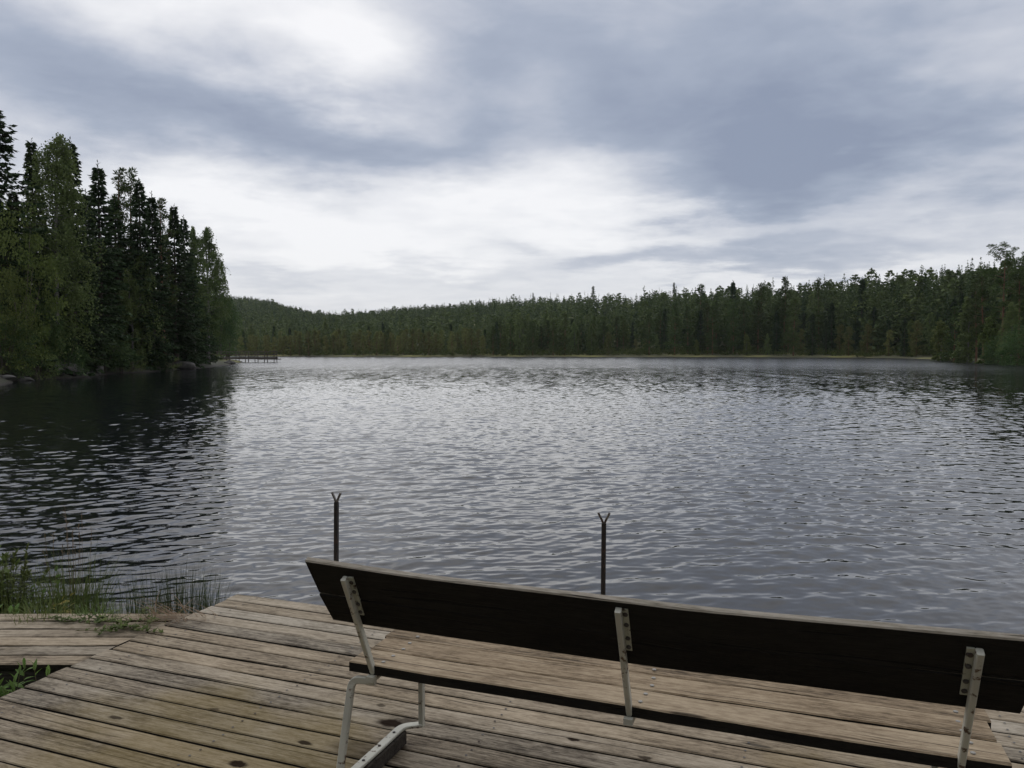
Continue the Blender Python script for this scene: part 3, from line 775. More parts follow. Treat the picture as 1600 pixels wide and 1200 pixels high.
SP = [spruce('spruce_a', 16, 2.7, 11, lf_spruce), spruce('spruce_b', 16, 2.3, 12, lf_spruce, ragged=.45),
      spruce('spruce_c', 16, 2.0, 13, lf_spruce, gap=.10, ragged=.38), spruce('spruce_open', 18, 3.4, 14, lf_spruce, ragged=.5, whorl=.40, gap=.06)]
PI = [pine('pine_a', 16, 2.2, 21, lf_pine), pine('pine_b', 16, 1.9, 22, lf_pine, start=.35, limbs=40), pine('pine_c', 19, 3.6, 23, lf_pine, start=.40, limbs=44, flat=.45), pine('pine_slim', 16, 1.5, 24, lf_pine, start=.28, limbs=46, cone=True, cl=.34, per=40)]
BI = [birch('birch_a', 16, 2.6, 31, lf_birch, limbs=70, strands=20, hang=1.5, start=.12), birch('birch_b', 15, 2.3, 32, lf_birch, hang=.9), birch('birch_c', 9, 1.5, 33, lf_birch, limbs=34, strands=12, start=.1)]
SH = [shrub('alder', 8, 2.6, 41, lf_alder, 130, 62, (.17, .12)), shrub('willow', 3, 1.7, 42, lf_alder, 70, 60, (.12, .06)), shrub('rowan', 7, 2.4, 43, lf_olive, 120, 55, (.16, .09)),
      shrub('shore_bush', 2, 1.2, 44, lf_birch, 46, 50, (.10, .06))]

# ------------------------------------------------------------------ left bank, tree by tree
LEFT = [  # proto, proto height, photo x, depth, photo y of the top, width, name, label
    (SP[3], 18, 2, 54, 166, 1.15, 'spruce_tree', 'tallest dark spruce with open spreading top branches on the wooded bank'),
    (SP[2], 16, 58, 60, 222, .85, 'spruce_tree', 'narrow dark spruce spire between the tallest spruce and the weeping birch'),
    (BI[0], 16, 92, 52, 205, 1.0, 'birch_tree', 'tall weeping birch with pale green hanging foliage on the wooded bank'),
    (SP[0], 16, 118, 62, 222, .95, 'spruce_tree', 'dark spruce whose top stands close behind the weeping birch'),
    (SP[1], 16, 160, 63, 257, 1.05, 'spruce_tree', 'dense dark spruce with broad top next to the weeping birch'),
    (PI[3], 16, 191, 76, 271, 1.0, 'pine_tree', 'slim pine with upright twig tips, first of two together on the wooded bank'),
    (PI[3], 16, 206, 78, 275, .95, 'pine_tree', 'slim pine with upright twig tips, second of two together on the wooded bank'),
    (SP[0], 16, 223, 70, 284, .95, 'spruce_tree', 'dark spruce with thin pointed leader beside the two slim pines'),
    (SP[1], 16, 242, 74, 303, .95, 'spruce_tree', 'bushy dark spruce halfway down the slope of treetops on the wooded bank'),
    (PI[3], 16, 257, 77, 317, 1.1, 'pine_tree', 'pine with bare reddish trunk showing sky gaps beneath its crown'),
    (SP[2], 16, 276, 80, 322, 1.0, 'spruce_tree', 'pointed dark spruce beside the pine with sky gaps'),
    (SP[0], 16, 291, 84, 340, .9, 'spruce_tree', 'low dark spruce next to the pair of loose birches'),
    (BI[1], 15, 305, 90, 352, .8, 'birch_tree', 'loose birch against the sky, inner one of the pair above the pier'),
    (BI[1], 15, 326, 92, 352, 1.05, 'birch_tree', 'loose birch against the sky, outer one of the pair above the pier'),
    (BI[1], 15, 346, 150, 402, .8, 'birch_tree', 'shorter loose birch at the outer end of the wooded bank'),
    (SH[0], 8, 338, 148, 445, .85, 'alder_tree', 'rounded green alder below the pair of loose birches'),
    (SH[0], 8, 357, 152, 470, .75, 'alder_tree', 'rounded green alder hanging over the start of the pier'),
    (SH[2], 7, 38, 50, 330, .62, 'rowan_tree', 'olive green rowan in front of the tallest spruce'),
    (SH[2], 7, 5, 47, 420, .8, 'rowan_tree', 'low olive green rowan leaning from the bank under the tallest spruce'),
    (BI[2], 9, 222, 68, 395, 1.0, 'birch_tree', 'young birch with light green drooping edge below the slim pines'),
    (BI[2], 9, 207, 66, 420, .9, 'birch_tree', 'small young birch beside the other one below the slim pines'),
    (SH[0], 8, 88, 53, 498, .85, 'alder_tree', 'green alder bush over the pale boulders on the bank'),
    (SH[0], 8, 12, 48, 478, .9, 'alder_tree', 'blue green alder bush at the water under the low rowan'),
    (SH[0], 8, 62, 51, 455, .8, 'alder_tree', 'alder under the crown of the weeping birch'),
    (SP[0], 16, 28, 58, 300, 1.1, 'spruce_tree', 'dark spruce half hidden behind the olive rowan'),
    (SP[1], 16, 140, 70, 300, 1.1, 'spruce_tree', 'dark spruce filling the gap behind the weeping birch'),
    (SP[0], 16, 185, 76, 310, 1.1, 'spruce_tree', 'dark spruce behind the feet of the slim pines'),
    (SP[2], 16, 262, 88, 365, 1.15, 'spruce_tree', 'dark spruce behind the pine with sky gaps'),
    (SP[0], 16, 304, 92, 395, 1.1, 'spruce_tree', 'dark spruce behind the loose birches'),
    (SP[1], 16, 322, 100, 430, 1.0, 'spruce_tree', 'low dark spruce behind the rounded alders'),
]
for pr, hp, px, Y, yt, wd, nm, lab in LEFT:
    while float(lake_dist(at_x(px, Y), Y)) < .9: Y += .6
    x = at_x(px, Y); H = top_h(Y, yt, x)
    s = H / hp
    plant_tree(nm, lab, nm.split('_')[0], pr, hp, x, Y, H, 'trees of the wooded bank', wide=wd * (1 if s > .75 else (.75 / s) ** .5))
g = np.random.default_rng(5)
for i in range(34):                                        # deeper rows that close the wood
    Y = g.uniform(58, 108); px = np.interp(Y, [50, 75, 108], [40, 200, 330]) - g.uniform(10, 230); x = at_x(px, Y) - g.uniform(0, 4)
    H = min(15, top_h(Y, np.interp(px, [-200, 0, 100, 200, 300], [180, 290, 310, 345, 420]), x) )
    plant_tree('spruce_tree', 'dark spruce deep in the shade of the wooded bank', 'spruce', SP[int(g.integers(0, 3))], 16, x, Y, max(7, H * g.uniform(.85, 1)), 'shaded spruces inside the wood', wide=1.25)
for px, Y, H, pr, hp, lab in [(165, 60, 3.3, SH[1], 3, 'rounded willow bush on the bank below the dense broad spruce'), (190, 63, 2.4, SH[1], 3, 'small willow bush beside the rounded one on the bank'),
                              (205, 66, 1.9, SH[3], 2, 'low pale green bush at the water beyond the willows'), (105, 55, 2.6, SH[1], 3, 'willow bush spreading above the pale boulders'),
                              (60, 50.5, 2.3, SH[3], 2, 'low bush at the water under the alders'), (312, 146, 3.0, SH[1], 3, 'willow bush by the landward end of the pier'),
                              (268, 78, 1.5, SH[3], 2, 'low bush next to the big pale boulder'), (340, 118, 1.2, SH[3], 2, 'low bush on the point beside the pier'),
                              (240, 73, 2.0, SH[1], 3, 'dark willow bush between the low pale bush and the big boulder')]:
    while float(lake_dist(at_x(px, Y), Y)) < .25: Y += .4
    plant_tree('shore_bush', lab, 'bush', pr, hp, at_x(px, Y), Y, H, 'bushes along the wooded bank', names=('stems', 'crown'))

# boulders
def boulder(px, Y, size, lab, seed, zoff=0.0):
    g = np.random.default_rng(seed); n1, n2 = 16, 10; V = []; F = []
    ph = g.uniform(0, 6.28, (5, 3)); fr = g.uniform(.8, 2.6, (5, 3))
    for j in range(n2 + 1):
        for i in range(n1):
            th = math.pi * j / n2; a = 2 * math.pi * i / n1; p = np.array((math.sin(th) * math.cos(a), math.sin(th) * math.sin(a), math.cos(th)))
            k_ = 1 + sum(.11 * math.sin(fr[q] @ p * 1.9 + ph[q, 0]) for q in range(5))
            V.append(p * k_ * np.array(size) * .5)
    F = [(j * n1 + i, (j + 1) * n1 + i, (j + 1) * n1 + (i + 1) % n1, j * n1 + (i + 1) % n1) for j in range(n2) for i in range(n1)]
    while float(lake_dist(at_x(px, Y), Y)) < .2: Y += .25
    while float(lake_dist(at_x(px, Y), Y)) > .6: Y -= .25
    x = at_x(px, Y)
    o = obj('boulder', make_mesh('boulder', V, F, granite, True), None, (x, Y, max(0.02, float(ground_z(x, Y))) + zoff + size[2] * .18), (0, 0, g.uniform(-.4, .4)))
    return tag(o, lab, 'boulder', 'boulders along the wooded bank')
for i, q in enumerate([(288, 80.5, (2.4, 1.7, 1.05), 'largest pale boulder at the water between bush and pier'), (84, 57, (1.5, 1.2, .9), 'rounded boulder at the inner end of the boulder cluster'),
                       (101, 58.2, (1.9, 1.4, 1.1), 'biggest boulder of the cluster under the alder bush'), (114, 58.5, (1.3, 1.0, .8), 'flat pale boulder at the outer end of the cluster'),
                       (110, 57.3, (.7, .6, .45), 'small wet stone in front of the flat pale boulder'), (40, 51.0, (.9, .7, .4), 'low stone beneath the low shore bush'),
                       (153, 61.5, (.9, .8, 1.0), 'upright grey stone under the rounded willow bush'), (8, 48.5, (1.1, .6, .28), 'flat reddish stone at the water under the blue green alder'),
                       (357, 117, (1.3, .9, .7), 'grey stone on the point below the pier'), (363, 122, (1.0, .8, .5), 'small stone at the tip of the point below the pier'), (135, 60, (.8, .6, .4), 'small stone between the cluster and the upright stone')]):
    boulder(*q, 700 + i)

# ------------------------------------------------------------------ pier on the point
pier_wood = wood('grey_pier_wood', (.12, .108, .092), (.075, .067, .057), (.035, .03, .025), knots=False)
pier = thing('wooden_pier', 'grey wooden pier with railings on the point of the wooded bank', 'pier', (-57.5, 141.0, 0), R(-3))
b = MB()
PL = 14.5
for i in range(40): b.box(i * PL / 40, (i + .93) * PL / 40, -.8, .8, .86, .91)
o = b.build('deck_boards', pier_wood, pier); o['kind'] = 'stuff'
for y in (-.72, .72):
    b = MB(); b.box(0, PL, y - .05, y + .05, .52, .857); b.build('stringer', pier_wood, pier)
    for z in (1.32, 1.80):
        b = MB(); b.box(0, PL * .985, y - .03, y + .03, z, z + .15); b.build('rail', pier_wood, pier)
    for i in range(9):
        b = MB(); x = .15 + i * (PL - .35) / 8; b.box(x, x + .11, y - .055, y + .055, .20 if i < 3 else -1.0, 1.80 if i < 8 else 2.05); b.build('post', pier_wood, pier)
b = MB(); b.box(PL - 3.2, PL + .6, -.85, .85, .46, .62); b.build('bathing_step', pier_wood, pier)

# ------------------------------------------------------------------ far shore
FS = [spruce('far_spruce_a', 16, 2.2, 51, lf_spruce, (.75, .32), .45, whorl=.50, gap=.04), spruce('far_spruce_b', 16, 1.9, 52, lf_spruce, (.75, .32), .45, whorl=.50, gap=.05, ragged=.45)]
FP = [pine('far_pine_a', 16, 2.6, 53, lf_pine, cone=True, start=.12, limbs=54, per=18, lf=(.46, .24), cl=.62), pine('far_pine_b', 16, 2.2, 54, lf_pine, cone=True, start=.08, limbs=56, per=18, lf=(.46, .24), cl=.62)]
FBG = [pine('bog_pine_a', 8, 1.5, 55, lf_bog, start=.03, limbs=42, per=22, lf=(.36, .17), cl=.42), pine('bog_pine_b', 8, 1.2, 56, lf_bog, start=.04, limbs=38, per=22, lf=(.36, .17), cl=.40)]
FB = [birch('far_birch_a', 14, 2.2, 57, lf_birch, limbs=42, strands=12, per=8, lf=(.42, .36), start=.06), birch('far_birch_b', 11, 1.7, 58, lf_olive, limbs=40, strands=12, per=8, lf=(.40, .34), start=.05)]
KIND = {'spruce': (FS, 16, 'spruce_tree'), 'pine': (FP, 16, 'pine_tree'), 'bog': (FBG, 8, 'bog_pine'), 'birch': (FB, 12.5, 'birch_tree')}
g = np.random.default_rng(77)
# front rows of the far shore, about 230 single trees
rows = []
for i in range(1500):
    px = g.uniform(372, 1640); sh, rd = np.interp(px, COLS[:, 0], COLS[:, 1]), np.interp(px, COLS[:, 0], COLS[:, 2])
    rows.append((px, sh + 4 + 34 * g.uniform(0, 1) ** 1.4))
placed = []; count = {}
LAB = {'bog': ('small olive bog pine in the low fringe along the far shore', 'bog pines fringing the far shore'),
       'pine': ('green pine standing in the front line of the far forest', 'pines in the front line of the far forest'),
       'spruce': ('dark pointed spruce in the front line of the far forest', 'spruces in the front line of the far forest'),
       'birch': ('light green birch in the front line of the far forest', 'birches in the front line of the far forest')}
def far_tree(kind, x, y, H, lab=None, grp=None, wide=1.0):
    P, hp, nm = KIND[kind]
    cat = {'bog': 'pine'}.get(kind, kind)
    plant_tree(nm, lab or LAB[kind][0], cat, P[int(g.integers(0, 2))], hp, x, y, H, grp or LAB[kind][1], wide=wide)
for px, Y in rows:
    if len(placed) >= 235: break
    x = at_x(px, Y); sep = 3.4 if px < 760 else 3.9
    if float(lake_dist(x, Y)) < 3.5: continue
    if any((x - a) ** 2 + ((Y - b_) * .6) ** 2 < sep ** 2 for a, b_ in placed): continue
    placed.append((x, Y)); back = Y - np.interp(px, COLS[:, 0], COLS[:, 1])
    r = g.uniform()
    if px < 760:
        kind = 'bog' if back < 24 or r < .5 else ('spruce' if r < .85 else 'birch'); H = g.uniform(6, 9.5) if kind == 'bog' else g.uniform(8, 12)
    elif px < 1010:
        kind = 'birch' if r < .40 else ('bog' if r < .62 and back < 14 else ('pine' if r < .85 else 'spruce')); H = g.uniform(9, 14.5) if kind != 'bog' else g.uniform(5, 8)
    elif px < 1240:
        kind = 'pine' if r < .58 else ('birch' if r < .72 else 'spruce'); H = g.uniform(14, 18.5) if kind != 'birch' else g.uniform(7, 12)
        if back < 10 and r > .5: kind = 'birch'; H = g.uniform(6, 9)
    else:
        kind = 'bog' if back < 14 and r < .65 else ('birch' if r < .5 else ('pine' if r < .62 else 'spruce')); H = g.uniform(7, 10) if kind == 'bog' else g.uniform(9, 14 if kind == 'birch' else 16.5)
    far_tree(kind, x, Y, H)
# right shore: the tall pine and its neighbours
for px, Y, yt, pr, hp, wd, nm, lab in [
    (1566, 122, 384, PI[2], 19, .95, 'pine_tree', 'tall flat-topped pine rising above the right shore woods'), (1612, 116, 396, PI[2], 19, .95, 'pine_tree', 'second tall pine close to the flat-topped pine'),
    (1536, 128, 432, PI[1], 16, 1.1, 'pine_tree', 'pine tucked against the flat-topped pine'), (1590, 118, 425, PI[0], 16, 1.3, 'pine_tree', 'full pine below the two tall pines'),
    (1580, 112, 470, BI[1], 15, 1.1, 'birch_tree', 'green birch at the water under the two tall pines'), (1545, 122, 478, FB[1], 12.5, 1.1, 'birch_tree', 'olive birch beside the flat-topped pine'),
    (1512, 134, 474, FB[0], 12.5, 1.1, 'birch_tree', 'olive birch further along the bend of the shore'), (1602, 108, 500, SH[0], 8, 1.2, 'alder_tree', 'dark alder overhanging the water at the bend of the shore'),
    (1630, 106, 440, BI[1], 15, 1.2, 'birch_tree', 'birch behind the overhanging alder'), (1560, 116, 520, SH[0], 8, 1.0, 'alder_tree', 'low alder on the grassy bend of the shore'),
    (1490, 146, 482, FP[0], 16, 1.1, 'pine_tree', 'rounded pine on the bend of the shore'), (1525, 132, 448, PI[1], 16, 1.0, 'pine_tree', 'pine between the olive birches'),
    (1470, 158, 488, FB[1], 12.5, 1.1, 'birch_tree', 'olive birch at the start of the grassy bend'), (1640, 112, 400, PI[2], 19, 1.0, 'pine_tree', 'outermost tall pine of the right shore'),
    (1500, 150, 455, SP[1], 16, 1.0, 'spruce_tree', 'dark spruce behind the rounded pine'), (1575, 125, 455, SP[0], 16, 1.2, 'spruce_tree', 'dark spruce in the shade of the tall pines'),
    (1606, 120, 470, SP[1], 16, 1.3, 'spruce_tree', 'dark spruce behind the green birch at the water')]:
    x = at_x(px, Y); plant_tree(nm, lab, nm.split('_')[0], pr, hp, x, Y, top_h(Y, yt, x), 'trees of the right shore', wide=wd)
for px, Y, H in [(1590, 110.5, 2.2), (1565, 117, 1.8), (1530, 129, 1.8), (1610, 106, 2.6), (1500, 147, 1.6), (1462, 166, 1.5)]:
    plant_tree('shore_bush', 'low green bush in the grass along the bend of the right shore', 'bush', SH[3], 2, at_x(px, Y), Y, H, 'bushes on the right shore', names=('stems', 'crown'))
# lone trees above the ridge
for px, Y, yt, kind, lab, wd in [(926, 560, 449, 'pine', 'tall lone pine with rounded crown above the middle of the ridge', .9), (833, 735, 459, 'pine', 'small lone pine with bare stem above the ridge', .5),
                             (1052, 460, 444, 'pine', 'slender ragged lone pine above the ridge', .55), (1144, 300, 440, 'spruce', 'pointed spruce rising over the dark forest edge', .8),
                             (1345, 250, 435, 'spruce', 'pointed spruce tallest among the dark forest edge', .9), (1225, 268, 437, 'pine', 'crooked pine with open crown in the skyline', .8),
                             (1278, 262, 438, 'pine', 'second crooked pine with open crown in the skyline', .6), (1094, 300, 448, 'pine', 'bushy pine breaking the skyline', 1.1), (1188, 280, 446, 'pine', 'bushy pine left of the crooked pine in the skyline', 1.0)]:
    x = at_x(px, Y); far_tree(kind, x, Y, top_h(Y, yt, x), lab if 'left' not in lab else 'bushy pine beside the crooked pine in the skyline', 'trees breaking the far skyline', wd)
x = at_x(860, 690); b = MB(); zt = (HORIZON - 457) / F_PX * 690 + EYE; b.tube([(0, 0, -.5), (0, 0, zt - float(ground_z(x, 690)))], [.16, .10], 6)
for k_ in range(3): b.box(-.5, .5, -.05, .05, zt - float(ground_z(x, 690)) - 1 - k_ * 1.2, zt - float(ground_z(x, 690)) - .92 - k_ * 1.2)
tag(b.build('radio_mast', steel_dark, None, loc=(x, 690, float(ground_z(x, 690)))), 'thin radio mast above the distant ridge', 'mast')

# the forest behind reads as one mass
def forest():
    g = np.random.default_rng(99)
    def simple(kind, nq, seed):
        h = np.random.default_rng(seed); s = h.uniform(0, 1, nq) ** (.8 if kind == 's' else .7)
        if kind == 's': zz = .06 + .94 * s; r = .135 * (1 - zz) ** .8 * h.uniform(.35, 1.15, nq) + .003
        elif kind == 'p': zz = .38 + .62 * s; q = (zz - .38) / .62; r = .125 * np.sqrt(np.clip(1 - (2 * q - .85) ** 2 / 1.4, .03, 1)) * h.uniform(.3, 1.1, nq)
        else: zz = .12 + .86 * s; q = (zz - .12) / .86; r = .15 * np.sqrt(np.clip(1 - (2 * q - .8) ** 2 / 1.5, .03, 1)) * h.uniform(.3, 1.1, nq)
        a = h.uniform(0, 6.28, nq); c = np.stack([r * np.cos(a), r * np.sin(a), zz], 1)
        dd = np.stack([np.cos(a), np.sin(a), h.normal(-.3 if kind == 's' else .2, .3, nq)], 1) + h.normal(0, .4, (nq, 3))
        l = (.105 if kind == 's' else .095) * h.uniform(.6, 1.3, nq) * (120 / nq) ** .4 * np.clip(1.12 - zz * (.95 if kind == 's' else .5), .2, 1)
        v, f = blades(c - unit(dd) * l[:, None] * .5, dd, l, l * .78, h)
        # stem
        w = .006; sv = np.array([(-w, 0, -.03), (w, 0, -.03), (w * .3, 0, .97), (-w * .3, 0, .97), (0, -w, -.03), (0, w, -.03), (0, w * .3, .97), (0, -w * .3, .97)])
        sf = np.array([(0, 1, 2, 3), (4, 5, 6, 7)]) + len(v)
        return np.vstack([v, sv]), np.vstack([f, sf])
    P = {k_: [simple(k_, 130, 5 + i) for i in range(3)] for k_ in 'spb'}; Q = {k_: [simple(k_, 44, 15 + i) for i in range(3)] for k_ in 'spb'}
    VV, FF = [], []; base = 0; n = 0
    taken = np.array(placed)
    cell = {}
    for trial in range(90000):
        px = g.uniform(290, 1760)
        sh, rd = np.interp(px, COLS[:, 0], COLS[:, 1]), np.interp(px, COLS[:, 0], COLS[:, 2])
        u = g.uniform(0, 1); Y = sh + 16 + (rd - sh + 26) * u; x = at_x(px, Y)
        sp = 3.0 if Y < 330 else (4.0 if Y < 480 else 5.4)
        key = (int(x // sp), int(Y // (sp * 1.2)))
        if key in cell: continue
        cell[key] = 1
        if Y < 300 and px > 360 and ((taken[:, 0] - x) ** 2 + (taken[:, 1] - Y) ** 2).min() < 5: continue
        r = g.uniform(); back = (Y - sh) / (rd - sh)
        kind = 's' if r < (.72 if px < 900 else .66) else ('p' if r < (.86 if px < 900 else .86) else 'b')
        H = (13.5 if px < 1000 else 16.0) * g.normal(1, .13)
        if px < 760 and back < .2: H *= .72
        if kind == 'b': H *= .82
        v, f = (P if Y < 400 else Q)[kind][int(g.integers(0, 3))]
        a = g.uniform(0, 6.28); ca, sa = math.cos(a), math.sin(a); w = H * g.uniform(.85, 1.15) * (1.0 if Y < 400 else 1.25)
        z0 = x, Y
        VV.append((v, ca, sa, w, H, x, Y, {'s': .25, 'p': .45, 'b': .8}[kind] + g.normal(0, .16) + (.2 if px < 900 and back < .25 else 0))); FF.append(f); n += 1
        if n >= 9500: break
    xs = np.array([q[5] for q in VV]); ys = np.array([q[6] for q in VV]); zs = ground_z(xs, ys)
    out = []
    for (v, ca, sa, w, H, x, Y, _), z in zip(VV, zs):
        out.append(np.stack([(v[:, 0] * ca - v[:, 1] * sa) * w + x, (v[:, 0] * sa + v[:, 1] * ca) * w + Y, v[:, 2] * H + z], 1))
    fo = []; tone = []
    for v, f, q in zip(out, FF, VV): fo.append(f + base); base += len(v); tone.append(np.full(len(f), q[7], np.float32))
    print('far forest trees', n, 'quads', sum(len(f) for f in fo))
    o = obj('far_forest', make_mesh('far_forest', np.vstack(out), np.vstack(fo), lf_far))
    at = o.data.attributes.new('tone', 'FLOAT', 'FACE'); at.data.foreach_set('value', np.concatenate(tone))
    tag(o, 'dark mixed conifer forest covering the hills beyond the lake', 'forest', kind='stuff')
forest()

# ------------------------------------------------------------------ plants by the dock
def ribbon(mb, base, d0, length, w, g, bend=.5, segs=5):
    """grass blade: a tapering ribbon that bows over"""
    a = math.atan2(d0[1], d0[0]); side = np.array((-math.sin(a), math.cos(a), 0)); L, Rr = [], []; p = np.array(base, float)
    dirv = unit(np.array(d0, float))
    for i in range(segs + 1):
        s = i / segs; ww = w * (1 - s ** 1.6) * .5 + .0002
        L.append(p - side * ww); Rr.append(p + side * ww)
        dirv = unit(dirv + np.array((math.cos(a), math.sin(a), -.4)) * bend / segs * (.4 + s)); p = p + dirv * length / segs
    n = segs + 1
    mb.add(L + Rr, [(i, i + 1, n + i + 1, n + i) for i in range(segs)])
def tuft(name, label, x, y, z, n, h, spread, mat, seed, bend=.5, w=.005, cat='grass', group='grass tufts at the dock', straw=0, heads=False):
    g = np.random.default_rng(seed); t = thing(name, label, cat, (x, y, z), 0, group); mb = MB(); ms = MB()
    for i in range(n):
        a = g.uniform(0, 6.28); r = spread * math.sqrt(g.uniform()); tl = abs(g.normal(0, .22))
        ribbon(mb, (r * math.cos(a), r * math.sin(a), -.06), (tl * math.cos(a + g.normal(0, .8)), tl * math.sin(a + g.normal(0, .8)), 1), h * g.uniform(.45, 1.1), w * g.uniform(.7, 1.3), g, bend * g.uniform(.2, 1.6))
    mb.build('blades', mat, t)
    if straw:
        for i in range(straw):
            a = g.uniform(0, 6.28); r = spread * math.sqrt(g.uniform()); tl = g.uniform(.4, 1.6)
            ribbon(ms, (r * math.cos(a), r * math.sin(a), -.03), (tl * math.cos(a), tl * math.sin(a), 1), h * g.uniform(.4, .8), w, g, bend * 1.6)
        ms.build('dry_blades', lf_straw, t)
    if heads:
        mh = MB()
        for i in range(7):
            a = g.uniform(0, 6.28); r = spread * .6 * g.uniform(); p = np.array((r * math.cos(a), r * math.sin(a), 0)); e = p + (g.normal(0, .05), g.normal(0, .05), h * g.uniform(.95, 1.25))
            mh.tube([tuple(p), tuple((p + e) / 2 + (g.normal(0, .008), 0, 0)), tuple(e)], [.0015, .0012, .001], 4)
            for q in range(9):
                b0 = p + (e - p) * (1 - q * .022); ribbon(mh, b0, (g.normal(0, .5), g.normal(0, .5), .8), .03, .005, g, .4, 2)
        mh.build('seed_heads', lf_straw, t)
    return t
def leaf_mesh(name, L, w, mat, fold=.25, droop=.25):
    V, F = [], []; n = 6
    for i in range(n + 1):
        s = i / n; ww = w * .5 * math.sin(math.pi * min(1, s * .94 + .03)) ** .8 * (1.15 - .5 * s); zz = -droop * L * s * s
        V += [(L * s, -ww, zz + ww * fold), (L * s, 0, zz), (L * s, ww, zz + ww * fold)]
    for i in range(n):
        b_ = i * 3; F += [(b_, b_ + 3, b_ + 4, b_ + 1), (b_ + 1, b_ + 4, b_ + 5, b_ + 2)]
    return make_mesh(name, V, F, mat, True)
LEAVES = {'lance': leaf_mesh('lance_leaf', .085, .030, lf_herb), 'oval': leaf_mesh('oval_leaf', .075, .042, lf_herb, .2, .35), 'yellow': leaf_mesh('yellow_leaf', .085, .05, lf_yellow, .2, .3),
          'olive': leaf_mesh('olive_leaf', .045, .020, lf_olive)}
def herb(name, label, x, y, z, stems, h, kind, seed, per=11, size=1.0, spread=.08, lean=(0, 0), cat='plant', group='leafy plants at the dock', singly=True, tilt0=.35):
    g = np.random.default_rng(seed); t = thing(name, label, cat, (x, y, z), 0, group); mb = MB(); V, F = [], []
    src = LEAVES[kind] if isinstance(kind, str) else None
    base_v = np.array([v.co[:] for v in src.vertices]); base_f = [tuple(p.vertices) for p in src.polygons]; off = 0
    for s in range(stems):
        a = g.uniform(0, 6.28); p0 = np.array((spread * math.cos(a) * g.uniform(), spread * math.sin(a) * g.uniform(), -.08)); hh = h * g.uniform(.6, 1.05)
        e = p0 + np.array((lean[0] + g.normal(0, .12) * h, lean[1] + g.normal(0, .12) * h, hh)); mid = (p0 + e) / 2 + g.normal(0, .02, 3)
        curve = lambda k_: (1 - k_) ** 2 * p0 + 2 * k_ * (1 - k_) * mid + k_ * k_ * e
        mb.tube([tuple(curve(k_)) for k_ in (0, .33, .66, 1)], [.003, .0027, .002, .0012], 5)
        for i in range(per):
            k_ = .18 + .82 * i / (per - 1); az_ = i * 2.4 + g.normal(0, .3); sc = size * (1.15 - .55 * k_) * g.uniform(.75, 1.2); pit = -tilt0 - g.uniform(-.2, .5) + (.2 - .8 * k_ * (k_ > .85))
            if singly:
                obj('leaf', src, t, tuple(curve(k_)), (g.normal(0, .3), pit, az_), (sc, sc, sc))
            else:
                ca, sa = math.cos(az_), math.sin(az_); cp, sp_ = math.cos(pit), math.sin(pit); v = base_v * sc
                v = np.stack([v[:, 0] * cp + v[:, 2] * sp_, v[:, 1], -v[:, 0] * sp_ + v[:, 2] * cp], 1)
                v = np.stack([v[:, 0] * ca - v[:, 1] * sa, v[:, 0] * sa + v[:, 1] * ca, v[:, 2]], 1) + curve(k_)
                V.append(v); F += [tuple(q + off for q in f) for f in base_f]; off += len(v)
    mb.build('stem', lf_stem, t)
    if not singly: obj('leaves', make_mesh('leaves', np.vstack(V), F, src.materials[0], True), t)
    return t
def spot(px, py, z=DECK_Z): return on_deck(px, py, z)
# leafy plant in the gap between walkway and dock
x, y = -2.36, 3.60; herb('willowherb', 'fresh green leafy plant in the gap between boardwalk and dock', x, y, .14, 15, .40, 'lance', 1, 16, 1.0, .17, (.0, .0))
x, y = -2.60, 3.63; herb('willowherb', 'leafy plant behind the fresh one in the gap by the boardwalk', x, y, .14, 12, .40, 'lance', 2, 15, 1.0, .16)
# shore side of the walkway
x, y = spot(8, 948, .2); herb('meadow_shrub', 'tall small-leaved olive plant on the lake side of the boardwalk', x, y, .12, 18, .54, 'olive', 3, 34, 1.5, .17, (.03, 0), singly=False)
x, y = spot(-30, 955, .2); herb('meadow_shrub', 'second tall small-leaved olive plant at the shore end of the boardwalk', x, y, .12, 18, .62, 'olive', 4, 34, 1.6, .20, (.06, 0), singly=False)
x, y = spot(20, 962, .3); herb('broad_herb', 'broad-leaved green plant under the tall olive plant', x, y, .25, 4, .20, 'oval', 5, 7, 1.0, .10)
x, y = spot(100, 958, .3); herb('yellowing_herb', 'yellowing broad-leaved plant at the lake edge of the boardwalk', x, y, .27, 4, .20, 'yellow', 6, 6, .85, .07)
x, y = spot(75, 945, .2); herb('broad_herb', 'broad-leaved green plant among the sedge at the boardwalk edge', x, y, .2, 4, .30, 'oval', 7, 7, 1.0, .08)
